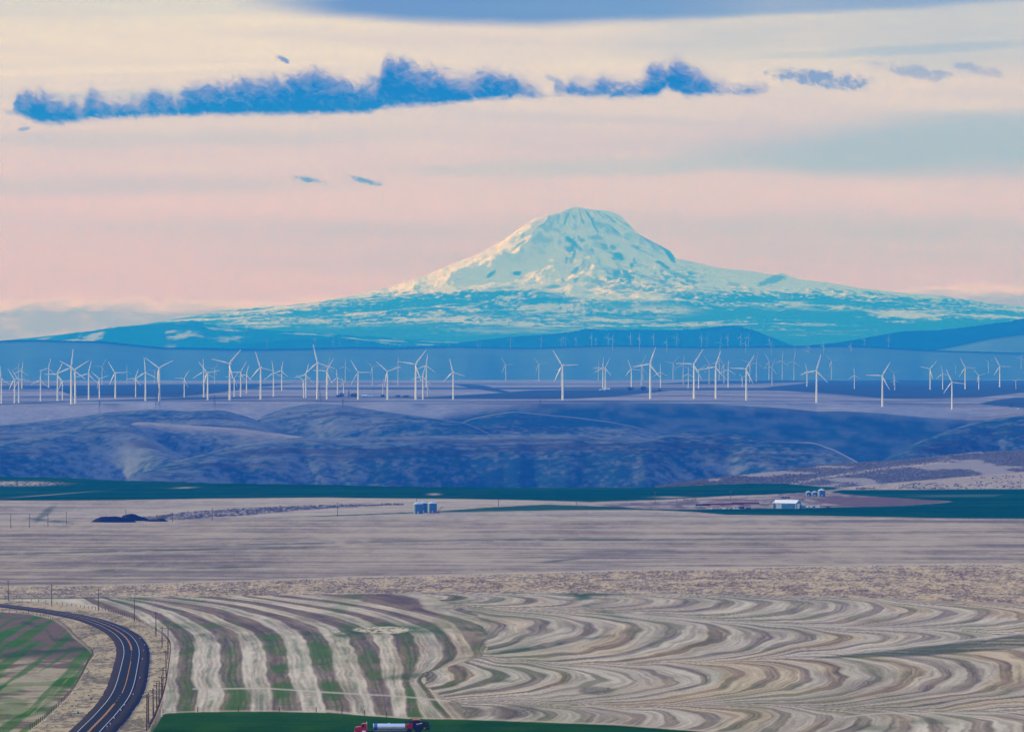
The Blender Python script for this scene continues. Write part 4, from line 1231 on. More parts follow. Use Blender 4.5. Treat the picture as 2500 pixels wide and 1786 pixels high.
tower_mb = MB().lathe([(2.35, -12.0), (2.35, 0.0), (2.25, 1.0), (1.95, 30.0), (1.65, 60.0), (1.4, 78.5), (1.4, 79.0)], 14)
nac_mb = MB()
prof = [(0.9, -3.0), (1.5, -2.7), (1.8, -1.0), (1.8, 4.0), (1.4, 7.0), (0.7, 7.3)]
nac_mb.lathe(prof, 10, 'Y', (0, 0, 80.4))
nac_mb.box(-0.5, 0.5, 4.5, 6.0, 82.0, 83.4)
hub_mb = MB().lathe([(1.4, 0.0), (1.5, -0.8), (1.4, -1.8), (0.9, -2.8), (0.2, -3.3)], 12, 'Y')
bl_mb = MB(); bl_mb.add(*blade_mesh())
ME_T = shared('tower', tower_mb, M['white']); ME_N = shared('nacelle', nac_mb, M['white']); ME_H = shared('hub', hub_mb, M['white']); ME_B = shared('blade', bl_mb, M['white'])
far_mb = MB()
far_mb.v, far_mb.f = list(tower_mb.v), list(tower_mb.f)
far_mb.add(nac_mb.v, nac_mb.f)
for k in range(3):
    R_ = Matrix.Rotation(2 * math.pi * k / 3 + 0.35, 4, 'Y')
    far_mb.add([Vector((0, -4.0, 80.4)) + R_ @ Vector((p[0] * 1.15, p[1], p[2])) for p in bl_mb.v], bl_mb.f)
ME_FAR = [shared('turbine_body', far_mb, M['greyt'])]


def link(name, me, parent=None):
    o = bpy.data.objects.new(name, me)
    COL.objects.link(o)
    if parent is not None:
        o.parent = parent
    return o


def turbine(p, hub_px, phase, yaw, label, group, whole=False):
    k = hub_px / F * p.y / 80.4
    if whole:
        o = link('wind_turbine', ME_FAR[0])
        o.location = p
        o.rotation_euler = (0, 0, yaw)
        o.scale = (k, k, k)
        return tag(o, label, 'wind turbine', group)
    e = empty('wind_turbine', p, yaw, k)
    link('tower', ME_T, e)
    link('nacelle', ME_N, e)
    h = link('rotor_hub', ME_H, e)
    h.location = (0, -3.0, 80.4)
    for i in range(3):
        b = link('blade', ME_B, e)
        b.location = (0, -4.2, 80.4)
        b.rotation_euler = (0, phase + i * 2 * math.pi / 3, 0)
    return tag(e, label, 'wind turbine', group)


A_, B_, C_, D_ = 0, 600, 1200, 1850
TURB = [  # crop origin, base x, base y, hub y, tip of one blade (x, y) or None
    (A_, 12, 717, 505, (5, 390)), (A_, 124, 712, 510, (70, 425)), (A_, 160, 712, 520, (110, 440)), (A_, 346, 697, 518, (358, 420)), (A_, 416, 583, 415, (430, 355)), (A_, 158, 545, 410, (165, 370)), (A_, 187, 590, 435, (195, 385)),
    (A_, 491, 694, 465, (535, 385)), (A_, 533, 685, 525, (500, 480)), (A_, 608, 722, 412, (628, 250)), (A_, 642, 717, 425, (505, 350)), (A_, 757, 684, 462, (783, 360)), (A_, 848, 676, 505, (780, 445)), (A_, 872, 555, 400, (900, 355)),
    (A_, 985, 674, 455, (922, 360)), (A_, 1085, 548, 440, (1085, 400)), (A_, 1158, 662, 500, (1185, 430)), (A_, 1242, 695, 450, (1233, 320)), (A_, 1360, 695, 412, (1240, 330)), (A_, 1320, 545, 435, (1255, 430)), (A_, 1573, 664, 503, (1615, 440)),
    (A_, 1740, 662, 445, (1738, 350)), (A_, 1773, 688, 455, (1700, 370)), (A_, 1833, 545, 420, None), (A_, 1962, 688, 375, (2062, 268)), (A_, 2000, 660, 500, (2050, 440)), (A_, 2055, 660, 450, (2100, 370)), (A_, 2105, 628, 470, None), (A_, 2225, 682, 410, (2180, 270)),
    (B_, 237, 658, 455, (225, 360)), (B_, 307, 605, 435, (318, 380)), (B_, 494, 668, 520, (440, 480)), (B_, 513, 668, 472, (538, 385)), (B_, 612, 680, 370, (585, 250)), (B_, 692, 680, 440, (752, 345)), (B_, 703, 560, 400, (718, 340)), (B_, 783, 650, 495, (770, 390)),
    (B_, 834, 635, 538, (805, 450)), (B_, 850, 535, 400, (858, 355)), (B_, 959, 682, 450, (888, 330)), (B_, 1082, 562, 405, None), (B_, 1170, 635, 550, (1190, 470)), (B_, 1210, 684, 443, (1120, 365)), (B_, 1301, 560, 400, (1305, 345)), (B_, 1451, 684, 382, (1545, 265)),
    (B_, 1512, 684, 485, (1540, 380)), (B_, 1542, 575, 390, (1548, 345)), (B_, 1549, 655, 575, (1582, 490)), (B_, 1771, 682, 450, (1745, 345)), (B_, 2221, 528, 385, (2205, 360)),
    (C_, 405, 527, 380, (440, 375)), (C_, 607, 686, 392, (525, 265)), (C_, 596, 560, 430, (515, 425)), (C_, 912, 520, 400, None), (C_, 951, 588, 415, (955, 350)), (C_, 972, 590, 410, (1005, 340)), (C_, 1194, 577, 420, (1165, 345)), (C_, 1280, 565, 390, (1300, 350)), (C_, 1292, 510, 385, None),
    (C_, 1355, 678, 382, (1400, 258)), (C_, 1443, 580, 447, (1440, 345)), (C_, 1550, 508, 365, None), (C_, 1637, 552, 385, None), (C_, 1680, 585, 463, (1685, 390)), (C_, 1728, 675, 380, (1800, 265)), (C_, 1768, 588, 430, None), (C_, 1859, 548, 380, (1840, 350)),
    (C_, 1914, 678, 405, (1955, 285)), (C_, 1945, 520, 350, None), (C_, 1985, 545, 380, (1960, 350)), (C_, 2020, 578, 425, (2025, 365)), (C_, 2140, 570, 490, (2085, 435)), (C_, 2175, 690, 420, (2245, 310)), (C_, 2205, 535, 370, None), (C_, 2262, 530, 365, (2270, 310)),
    (D_, 210, 498, 350, None), (D_, 123, 562, 408, (155, 330)), (D_, 97, 510, 350, (75, 310)), (D_, 310, 515, 355, (320, 300)), (D_, 420, 570, 437, (400, 350)), (D_, 502, 712, 437, (540, 305)), (D_, 630, 497, 355, (612, 335)), (D_, 825, 590, 475, (820, 385)), (D_, 1064, 743, 478, (1130, 370)),
    (D_, 1170, 600, 515, (1168, 440)), (D_, 1163, 560, 455, (1220, 435)), (D_, 1472, 597, 420, (1500, 390)), (D_, 1579, 597, 460, (1563, 370)), (D_, 1658, 768, 535, (1605, 415)), (D_, 1690, 455, 390, (1660, 368)), (D_, 1771, 593, 410, (1815, 412)), (D_, 1887, 597, 475, (1830, 415)),
    (D_, 1970, 450, 360, (1950, 345)), (D_, 2066, 578, 398, (2120, 400)), (D_, 2203, 593, 525, (2130, 492)), (D_, 2248, 412, 320, (2262, 280)),
]
rows_ = {'front': [], 'middle': [], 'back': []}
for (x0, bx, by, hy, tip) in TURB:
    u, v, hp = x0 + bx * 0.286, 780 + by * 0.286, (by - hy) * 0.286
    ph = math.atan2(tip[0] - bx, hy - tip[1]) if tip else random.uniform(0, 2)
    rows_['front' if by >= 671 else ('middle' if by >= 567 else 'back')].append((u, v, hp, ph))
ORD = lambda i: f"{i}{'th' if 10 <= i % 100 <= 20 else {1: 'st', 2: 'nd', 3: 'rd'}.get(i % 10, 'th')}"
desc = {'front': ('large white wind turbine of the front row on the plateau edge, {} from left', 'front row of wind turbines on the plateau'),
        'middle': ('mid-sized white wind turbine standing just behind the front row, {} from left', 'second row of wind turbines on the plateau'),
        'back': ('small pale wind turbine far back at the foot of the blue ridge, {} from left', 'rearmost wind turbines on the plateau')}
for key, lst in rows_.items():
    lst.sort()
    for i, (u, v, hp, ph) in enumerate(lst):
        if v > 925:
            p = on_plateau(u, v)
        else:
            D = 28500.0
            p = Vector(((u - U0) / F * D, D, CZ - (v - V0) / F * D))
        pose = ' with a blade straight up' if abs(ph % (2 * math.pi / 3)) < 0.06 else ''
        lab = desc[key][0].format(ORD(i + 1))
        if len((lab + pose).split()) <= 16:
            lab += pose
        tb = turbine(p, hp, ph, math.radians(random.uniform(-24, -4)), lab, desc[key][1])
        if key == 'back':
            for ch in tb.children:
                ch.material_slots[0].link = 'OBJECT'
                ch.material_slots[0].material = M['hazed']
FARC = [(C_, 163, 247, 160), (C_, 423, 240, 160), (C_, 592, 230, 170), (C_, 612, 228, 165), (C_, 634, 228, 150), (C_, 722, 225, 165), (C_, 855, 237, 150), (C_, 893, 220, 165), (C_, 995, 235, 150), (C_, 1035, 252, 160), (C_, 1187, 230, 145), (C_, 1265, 263, 160), (C_, 1385, 233, 150),
        (C_, 1495, 273, 190), (C_, 1581, 235, 150), (C_, 1793, 233, 150), (C_, 1838, 230, 155), (C_, 1952, 288, 190), (C_, 2018, 228, 150), (C_, 2128, 232, 150), (C_, 2168, 290, 200), (C_, 2195, 230, 150),
        (D_, 100, 235, 170), (D_, 115, 300, 205), (D_, 318, 288, 220), (D_, 418, 345, 260), (D_, 437, 325, 225), (D_, 562, 305, 220), (D_, 796, 310, 225), (D_, 910, 222, 165), (D_, 1117, 237, 165),
        (B_, 183, 245, 180), (B_, 590, 230, 165), (B_, 745, 245, 185), (B_, 805, 245, 195), (B_, 953, 240, 185), (B_, 1200, 240, 210), (B_, 1365, 240, 205), (B_, 1470, 240, 200), (B_, 1645, 235, 205), (B_, 1735, 235, 195), (B_, 1980, 230, 180), (B_, 2003, 230, 190)]
FARC = sorted((x0 + x * 0.286, 780 + by * 0.286, (by - hy) * 0.286) for x0, x, by, hy in FARC)
for i, (u, v, hp) in enumerate(FARC):
    D = 33300.0 if v < 852 else 31600.0
    p = Vector(((u - U0) / F * D, D, CZ - (v - V0) / F * D))
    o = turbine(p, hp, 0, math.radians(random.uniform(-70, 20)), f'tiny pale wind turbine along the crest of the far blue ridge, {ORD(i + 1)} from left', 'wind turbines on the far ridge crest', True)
for i, (x, by, hy) in enumerate(((322, 165, 90), (518, 135, 100), (682, 128, 100), (850, 104, 82))):
    u, v, hp = x * 0.286, 780 + by * 0.286, (by - hy) * 0.286
    D = 66500.0
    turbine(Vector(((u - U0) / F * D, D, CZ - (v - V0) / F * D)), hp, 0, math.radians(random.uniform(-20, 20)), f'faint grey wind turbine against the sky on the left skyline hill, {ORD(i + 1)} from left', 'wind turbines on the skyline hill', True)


# ------------------------------------------------------------------ lattice pylons
def pylon(u, v0, v1, label):
    p = on_plateau(u, v1) if v1 < 986 else None
    if p is None:
        D = 9900.0
        p = Vector(((u - U0) / F * D, D, CZ - (v1 - V0) / F * D))
    H = (v1 - v0) / F * p.y
    e = empty('lattice_pylon', p)
    leg = MB()
    w0, w1 = H * 0.11, H * 0.018
    cs = [(-1, -1), (1, -1), (1, 1), (-1, 1)]
    for a, b in cs:
        leg.tube((a * w0, b * w0, -14), (a * w1, b * w1, H * 0.95), 0.22, 0.18, 4)
    leg.build('tower_leg_frame', M['steel'], e)
    br = MB()
    for k in range(7):
        t0, t1 = k / 7 * 0.95, (k + 1) / 7 * 0.95
        wa, wb = w0 + (w1 - w0) * t0 / 0.95, w0 + (w1 - w0) * t1 / 0.95
        for q in range(4):
            (a, b), (c_, d) = cs[q], cs[(q + 1) % 4]
            br.tube((a * wa, b * wa, t0 * H), (c_ * wb, d * wb, t1 * H), 0.14, n=4)
            br.tube((c_ * wa, d * wa, t0 * H), (a * wb, b * wb, t1 * H), 0.14, n=4)
    br.build('bracing', M['steel'], e)
    for hh, ww in ((0.70, 0.20), (0.82, 0.16), (0.94, 0.12)):
        MB().tube((-ww * H, 0, hh * H), (ww * H, 0, hh * H), 0.22, n=4).tube((-ww * H, 0, hh * H), (0, 0, hh * H + 1.6), 0.14, n=4).tube((ww * H, 0, hh * H), (0, 0, hh * H + 1.6), 0.14, n=4).build('crossarm', M['steel'], e)
    tag(e, label, 'pylon', 'dark lattice pylons along the canyon rim')


for u, a, b, l in ((385, 932, 990, 'tall dark lattice pylon beside the front turbine near the left'), (779, 936, 985, 'dark lattice pylon right behind a front turbine left of the farm trees'), (837, 974, 992, 'short dark pylon on the slope below the farm trees'),
                   (1319, 974, 1006, 'dark lattice pylon on the pale slope right of centre'), (1332, 991, 1001, 'tiny dark pylon just right of the centre slope pylon'), (524, 964, 987, 'faint lattice pylon on the slope left of the large paired turbines'), (243, 979, 993, 'faint short pylon on the far left slope')):
    pylon(u, a, b, l)


# ------------------------------------------------------------------ utility poles, fences, markers
def pole(p, H, label, group, yaw=0.0, arm=1.2, lean=0.0, thick=1.0):
    e = empty('utility_pole', p, yaw)
    e.rotation_euler = (0, lean, yaw)
    MB().tube((0, 0, -1.5), (0, 0, H), 0.19 * thick, 0.12 * thick, 8).build('pole_shaft', M['wood'], e)
    MB().box(-arm, arm, -0.07 * thick, 0.07 * thick, H - 0.75, H - 0.58).build('crossarm', M['wood'], e)
    for x in (-arm * 0.9, arm * 0.35, arm * 0.9):
        MB().lathe([(0.06, H - 0.58), (0.09, H - 0.5), (0.05, H - 0.38)], 6, c=(x, 0, 0)).build('insulator', M['reflector'], e)
    return tag(e, label, 'utility pole', group)


ROADPOLES = [(77, 60, 250), (479, 90, 295), (909, 135, 335), (1243, 230, 435), (1442, 350, 570), (1498, 485, 680), (1552, 485, 790), (1536, 700, 960), (1505, 865, 1095), (1493, 935, 1140), (1470, 990, 1230), (1449, 1015, 1270), (1418, 1060, 1330), (1374, 1100, 1390), (1357, 1110, 1455)]
for i, (x, y0, y1) in enumerate(ROADPOLES):
    u, v1 = crop(x, y1)
    _, v0 = crop(x, y0)
    p = on_near(u, min(v1, 1786))
    if i < 4:
        lab = f'brown wooden utility pole beyond the far bend of the road, {ORD(i + 1)} from left'
    else:
        lab = f'brown utility pole along the right road verge, {ORD(i - 3)} from the bend'
    pole(p, (v1 - v0) / F * p.y, lab, 'utility poles along the road', math.radians(random.uniform(-12, 25)), lean=math.radians(random.uniform(-0.8, 0.8)), thick=1.2)
FARPOLES = [(26, 1255, 1288), (72, 1253, 1287), (117, 1254, 1285), (162, 1248, 1280), (307, 1242, 1272), (421, 1249, 1272), (518, 1238, 1270), (824, 1227, 1261), (1017, 1216, 1232), (1217, 1219, 1242), (1407, 1222, 1232), (1599, 1200, 1232), (1784, 1198, 1221), (2492, 1172, 1196), (1652, 1217, 1229), (1890, 1216, 1241)]
for i, (u, v0, v1) in enumerate(sorted(FARPOLES)):
    p = on_near(u, v1)
    pole(p, (v1 - v0) / F * p.y, f'thin dark utility pole in the far stubble fields, {ORD(i + 1)} from left', 'utility poles across the far fields', math.radians(random.uniform(-20, 20)), 1.1, thick=1.5)

post_me = shared('post', MB().lathe([(0.09, -0.4), (0.09, 1.35), (0.03, 1.42)], 6), M['wood'], False)
post_n = 0


def fence(pts, spacing, label, hwire=(0.5, 0.9, 1.2)):
    line = smooth_line([tuple(on_near(u, v).xy) for u, v in pts], 400, 2)
    d = np.concatenate([[0], np.cumsum(np.linalg.norm(np.diff(line, axis=0), axis=1))])
    st = np.arange(0, d[-1], spacing)
    P_ = np.stack([np.interp(st, d, line[:, 0]), np.interp(st, d, line[:, 1])], 1)
    e = empty('wire_fence', (P_[0][0], P_[0][1], ground_at(*P_[0])))
    zs = [ground_at(*q) for q in P_]
    for q, z in zip(P_, zs):
        o = link('post', post_me, e)
        o.location = (q[0] - P_[0][0], q[1] - P_[0][1], z - zs[0])
        s_ = random.uniform(0.85, 1.15)
        o.scale = (1.3, 1.3, s_)
    for h in hwire:
        w = MB()
        for k in range(len(P_) - 1):
            a = (P_[k][0] - P_[0][0], P_[k][1] - P_[0][1], zs[k] - zs[0] + h)
            b = (P_[k + 1][0] - P_[0][0], P_[k + 1][1] - P_[0][1], zs[k + 1] - zs[0] + h)
            w.tube(a, b, 0.012, n=3, caps=False)
        w.build('wire', M['steel'], e)
    tag(e, label, 'fence')


fence([crop(*p) for p in ((1375, 1440), (1470, 1240), (1530, 1050), (1560, 850), (1580, 700), (1572, 640), (1500, 560), (1400, 500), (1250, 420), (1000, 340), (500, 270), (0, 240))], 9.0, 'wire fence on wooden posts between the road verge and the striped field')
fence([crop(*p) for p in ((280, 1440), (430, 1330), (650, 1110), (760, 930), (830, 790), (880, 740), (700, 590), (620, 500), (500, 420), (300, 370), (0, 345))], 10.0, 'wire fence on wooden posts along the left side of the road verge')
fence([(398, 1741), (470, 1738), (550, 1737), (650, 1736), (760, 1737), (850, 1743), (950, 1751)], 12.0, 'wire fence along the top edge of the dark green strip')
fence([(0, 1290), (60, 1287), (130, 1283), (190, 1279)], 16.0, 'distant wire fence beside the leftmost far utility poles')

mark_mb = MB().tube((0, 0, -0.3), (0, 0, 1.25), 0.05, n=6)
ME_MP = shared('post', mark_mb, M['steel'])
ME_MR = shared('reflector', MB().box(-0.12, 0.12, -0.06, 0.06, 0.95, 1.25), M['reflector'], False)
ME_TL = shared('sign_plate', MB().box(-0.3, 0.3, -0.05, 0.0, 0.8, 1.5), M['teal'], False)
for i, (x, y) in enumerate(((1295, 612), (1337, 672), (1328, 725), (1318, 805), (1293, 975), (1231, 1133), (1150, 1237), (1117, 1288), (1055, 1362), (1020, 1415), (990, 1440))):
    u, v = crop(x, y)
    e = empty('road_marker', on_near(u, v + 1.5))
    link('post', ME_MP, e); link('reflector', ME_MR, e)
    tag(e, f'small white reflector post on the right road shoulder, {ORD(i + 1)} from the bend', 'road marker', 'white reflector posts along the road')
for i, (x, y, w_) in enumerate(((845, 1185, 'farther'), (722, 1322, 'nearer'))):
    e = empty('road_marker', on_near(*crop(x, y)))
    link('post', ME_MP, e); link('sign_plate', ME_TL, e)
    tag(e, f'small teal marker post in the dry grass left of the road, the {w_} one', 'road marker', 'teal markers left of the road')


# ------------------------------------------------------------------ farm buildings
def grain_bin(u, v, dpx, hpx, label, rustroof=False):
    p = on_near(u, v)
    k = p.y / F
    R_, H = dpx * k / 2, hpx * k
    e = empty('grain_bin', p)
    prof = [(R_, -0.6)]
    n = max(6, int(H / 0.9))
    for i in range(n + 1):
        z = H * i / n
        prof += [(R_, z), (R_ + 0.07, z + H / n * 0.5)] if i < n else [(R_, z)]
    w = MB().lathe(prof, 28).build('wall', M['galv'], e, True)
    for i in range(1, n, 2):
        MB().lathe([(R_ + 0.02, H * i / n - 0.06), (R_ + 0.10, H * i / n), (R_ + 0.02, H * i / n + 0.06)], 28).build('stiffening_ring', M['galv'], w)
    rf = MB().lathe([(R_ * 1.05, H - 0.15), (R_ * 1.05, H), (R_ * 0.55, H + R_ * 0.27), (R_ * 0.14, H + R_ * 0.48), (R_ * 0.14, H + R_ * 0.56)], 28).build('roof', M['galvroof'], e)
    if rustroof:
        rf['label'] = 'rust-red streaked conical roof'
    for i in range(8):
        a = i * math.pi / 4
        MB().tube((math.cos(a) * R_ * 1.03, math.sin(a) * R_ * 1.03, H + 0.06), (math.cos(a) * R_ * 0.15, math.sin(a) * R_ * 0.15, H + R_ * 0.5), 0.06, n=4).build('rib', M['redrust'] if rustroof and i % 2 else M['galvroof'], rf)
    MB().box(-0.5, 0.5, -R_ - 0.12, -R_ + 0.1, 0.4, 2.1).build('door', M['galvroof'], e)
    MB().tube((R_ * 0.7, -R_ * 0.78, 0), (R_ * 0.7, -R_ * 0.78, H), 0.05, n=4).tube((R_ * 0.7 + 0.45, -R_ * 0.70, 0), (R_ * 0.7 + 0.45, -R_ * 0.70, H), 0.05, n=4).build('ladder', M['steel'], e)
    tag(e, label, 'grain bin', 'grain bins')


grain_bin(1021, 1253.5, 23.5, 24, 'blue-grey steel grain bin with white cone roof, left of the three mid-field bins')
grain_bin(1034, 1251.0, 20, 23.5, 'blue-grey steel grain bin half hidden between the two other mid-field bins')
grain_bin(1055.5, 1252.0, 22, 24, 'blue-grey steel grain bin, right of the mid-field three, beside the auger')
grain_bin(1973.5, 1211.8, 12.5, 10.5, 'small blue steel grain bin, leftmost of the three above the barn')
grain_bin(1989, 1212.0, 13, 10.5, 'small blue steel grain bin with reddish roof, between two bins above the barn', True)
grain_bin(2006, 1212.6, 17.5, 15.5, 'tallest blue steel grain bin of the three above the barn, on the right end')


def auger(p0, p1, label, wheels=True):
    a, b = Vector(p0), Vector(p1)
    e = empty('grain_auger', a)
    MB().tube((0, 0, 0.5), b - a, 0.22, n=8).build('tube', M['redrust'], e)
    m_ = (b - a) * 0.5
    MB().tube((m_.x, m_.y, m_.z + 0.2), (m_.x * 0.85, m_.y, 0.4), 0.09, n=5).tube((m_.x, m_.y, m_.z), (m_.x * 1.2, m_.y, 0.4), 0.09, n=5).build('undercarriage', M['dark'], e)
    for s in (-0.9, 0.9):
        wheel(e, (m_.x * 0.9, m_.y + s, 0.45), 0.45, 0.25)
    MB().box(b.x - a.x - 0.4, b.x - a.x + 0.4, b.y - a.y - 0.3, b.y - a.y + 0.3, b.z - a.z - 0.3, b.z - a.z + 0.4).build('spout', M['dark'], e)
    tag(e, label, 'auger')


def wheel(parent, c, r_, w, rim=True):
    prof = [(r_ * 0.55, -w / 2), (r_ * 0.9, -w / 2), (r_, -w * 0.3), (r_, w * 0.3), (r_ * 0.9, w / 2), (r_ * 0.55, w / 2)]
    e = empty('wheel', c)
    e.parent = parent
    MB().lathe(prof, 20, 'Y').build('tyre', M['black'], e, False)
    if rim:
        MB().lathe([(r_ * 0.15, -w * 0.42), (r_ * 0.56, -w * 0.46), (r_ * 0.56, w * 0.46), (r_ * 0.15, w * 0.42)], 16, 'Y').build('rim', M['rim'], e)
    return e


q0 = on_near(1065, 1252.2)
auger(q0 + Vector((0, -6, 0.1)), q0 + Vector((5.2, -6, 5.6)), 'rusty grain auger sloping up to the right of the mid-field bins')
q0 = on_near(1038, 1253.6)
auger(q0 + Vector((0, -5, 0.6)), q0 + Vector((10.5, -5, 1.2)), 'red auger lying low in front of the mid-field bins')

# the big shed
pb = on_near(1889.5, 1241.2)
k = pb.y / F
e = empty('barn', pb, 0.0)
Lw, Ww, Hw, Hr = 22.0, 14.0, 13.2 * k, 20.2 * k
yaw = math.radians(24.0)
e.location = pb + Vector(((1943 - 1889.5) * k, 2.0, 0))       # near right corner of the long side
e.rotation_euler = (0, 0, -yaw)
# local axes: x to the left along the long wall is negative, y runs back along the gable
MB().prism([(0, -0.5), (0, Hw), (0, Hw)], 0, 0.01) if False else None
wl_ = MB().box(-Lw, 0, 0, Ww, -0.8, Hw)
wl_.add([(0, 0, Hw), (0, Ww, Hw), (0, Ww / 2, Hr), (-Lw, 0, Hw), (-Lw, Ww, Hw), (-Lw, Ww / 2, Hr)], [(0, 1, 2), (4, 3, 5)])
wall = wl_.build('wall', M['barnwall'], e)
for i in range(1, 22):
    MB().box(-i - 0.04, -i + 0.04, -0.06, 0.0, 0, Hw).build('siding_rib', M['barnwall'], wall)
ov = 0.45
rise = (Hr - Hw) / (Ww / 2)
MB().add([(-Lw - ov, -ov, Hw - ov * rise + 0.05), (ov, -ov, Hw - ov * rise + 0.05), (ov, Ww / 2, Hr + 0.05), (-Lw - ov, Ww / 2, Hr + 0.05), (ov, Ww + ov, Hw - ov * rise + 0.05), (-Lw - ov, Ww + ov, Hw - ov * rise + 0.05),
          (-Lw - ov, -ov, Hw - ov * rise + 0.25), (ov, -ov, Hw - ov * rise + 0.25), (ov, Ww / 2, Hr + 0.25), (-Lw - ov, Ww / 2, Hr + 0.25), (ov, Ww + ov, Hw - ov * rise + 0.25), (-Lw - ov, Ww + ov, Hw - ov * rise + 0.25)],
         [(0, 3, 2, 1), (3, 5, 4, 2), (6, 7, 8, 9), (9, 8, 10, 11), (0, 1, 7, 6), (1, 2, 8, 7), (2, 4, 10, 8), (4, 5, 11, 10), (5, 3, 9, 11), (3, 0, 6, 9)]).build('roof', M['barnwhite'], e)
d = MB().box(-Lw + 3.0, -Lw + 8.4, -0.14, 0.0, 0.0, Hw * 0.82).build('door', M['barnwhite'], e)
MB().box(-Lw + 2.6, -Lw + 14.2, -0.2, -0.02, Hw * 0.83, Hw * 0.83 + 0.2).build('door_track', M['barnwhite'], d)
d = MB().box(0.0, 0.14, 3.6, 9.6, 0.0, Hw * 0.86).build('door', M['barnwhite'], e)
for x, y in ((-Lw, 0), (0, 0), (0, Ww)):
    MB().box(x - 0.22, x + 0.22, y - 0.22, y + 0.22, -0.4, Hw - 0.25).build('corner_trim', M['barnwhite'], e)
MB().box(-Lw - 0.1, 0.1, -0.2, -0.05, Hw - 0.55, Hw - 0.3).build('eave_trim', M['barnwhite'], e)
MB().prism([(1.0, -0.4), (4.6, -0.4), (4.6, 2.0), (1.0, 3.4)], 10.2, Ww - 0.2).build('lean_to', M['barnwall'], e)
tag(e, 'pale blue metal barn with white gabled roof and white sliding doors', 'barn')


def box_trailer(u, v, wpx, hpx, label):
    p = on_near(u, v)
    k = p.y / F
    W, H = wpx * k, hpx * k
    e = empty('trailer', p)
    MB().prism([(0, 0.7), (W, 0.7), (W, H), (W * 0.3, H), (W * 0.22, H * 0.93), (0, H * 0.85)], -1.2, 1.2).build('body', M['barnwhite'], e)
    MB().box(W * 0.48, W * 0.66, -1.26, -1.2, 0.9, H * 0.8).build('side_opening', M['glass'], e)
    MB().box(W * 0.12, W * 0.24, -1.25, -1.2, H * 0.45, H * 0.72).build('window', M['glass'], e)
    MB().tube((W, 0, 0.6), (W + 1.4, 0, 0.5), 0.08, n=5).build('tow_bar', M['dark'], e)
    for x in (0.4, 0.55):
        wheel(e, (W * x, -1.05, 0.38), 0.38, 0.25)
    tag(e, label, 'trailer')


box_trailer(1969.5, 1239.8, 31, 7.2, 'long white trailer with a dark side opening right of the barn')


def vehicle(u, v, L_, H, kind, m_, label, cat='pickup', yaw=0.0):
    p = on_near(u, v)
    e = empty(cat.replace(' ', '_'), p, yaw)
    hb = H * 0.55
    if kind == 'pickup':
        body = [(0, 0.4), (L_, 0.4), (L_, hb), (L_ * 0.6, hb), (L_ * 0.58, hb * 1.05), (0, hb)]
        cab = [(L_ * 0.25, hb), (L_ * 0.58, hb), (L_ * 0.56, H), (L_ * 0.34, H)]
    elif kind == 'truck':
        body = [(0, 0.5), (L_, 0.5), (L_, hb * 0.8), (L_ * 0.3, hb * 0.8), (0, hb)]
        cab = [(L_ * 0.04, hb * 0.8), (L_ * 0.30, hb * 0.8), (L_ * 0.30, H * 0.9), (L_ * 0.08, H * 0.9)]
    else:
        body = [(0, 0.4), (L_, 0.4), (L_, hb), (0, hb)]
        cab = [(L_ * 0.12, hb), (L_ * 0.95, hb), (L_ * 0.88, H), (L_ * 0.3, H)]
    MB().prism(body, -0.95, 0.95).build('body', m_, e)
    c_ = MB().prism(cab, -0.85, 0.85).build('cab', m_, e)
    MB().prism([(x * 0.96 + L_ * 0.018, hb + (z - hb) * 0.82 + 0.06) for x, z in cab], -0.87, 0.87).build('window', M['glass'], c_)
    if kind == 'truck':
        MB().box(L_ * 0.34, L_, -1.1, 1.1, hb * 0.8, H).build('cargo_box', m_, e)
    for x in (0.2, 0.78):
        for s in (-0.9, 0.9):
            wheel(e, (L_ * x, s, 0.38), 0.38, 0.24)
    tag(e, label, cat)


vehicle(1737, 1242.4, 3.6, 1.9, 'car', M['barnwhite'], 'small white car parked leftmost in front of the farm yard', 'car')
vehicle(1765, 1243.0, 5.0, 1.3, 'car', M['barnwhite'], 'low pale car parked between the white car and white pickup', 'car', 0.2)
vehicle(1789, 1243.0, 5.6, 2.6, 'pickup', M['barnwhite'], 'white pickup parked beside the dark truck in the yard', 'pickup')
vehicle(1800, 1241.8, 6.2, 2.2, 'truck', M['dark'], 'dark truck parked just right of the white pickup', 'truck')
vehicle(1818, 1242.4, 6.0, 1.4, 'car', M['dark'], 'low dark car parked halfway between dark truck and barn', 'car')
vehicle(2015, 1239.4, 6.2, 1.7, 'pickup', M['dark'], 'dark pickup parked right of the white trailer', 'pickup')
vehicle(1781, 1242.8, 3.0, 1.5, 'car', M['barnwall'], 'small bluish car half behind the white pickup', 'car', 0.3)


def implement(u0, v0, u1, v1, m_, label):
    a, b = on_near(u0, v0), on_near(u1, v1)
    d_ = b - a
    Lh = math.hypot(d_.x, d_.y)
    if Lh > 26:
        Lh = 26.0
    e = empty('seed_drill', a, 0.0)
    MB().box(0, Lh, -1.0, 0.0, 0.6, 1.3).build('frame', m_, e)
    MB().prism([(0.3, 1.3), (Lh - 0.3, 1.3), (Lh - 0.5, 2.0), (0.5, 2.0)], -0.9, -0.1).build('hopper', m_, e)
    for i in range(int(Lh / 1.6)):
        MB().lathe([(0.45, -0.05), (0.45, 0.05)], 10, 'X', (0.5 + i * 1.6, -0.8, 0.45)).build('disc', M['dark'], e)
    for x in (0.6, Lh - 0.6):
        wheel(e, (x, -0.2, 0.5), 0.5, 0.3, False)
    tag(e, label, 'farm implement', 'red field implements in the yard')


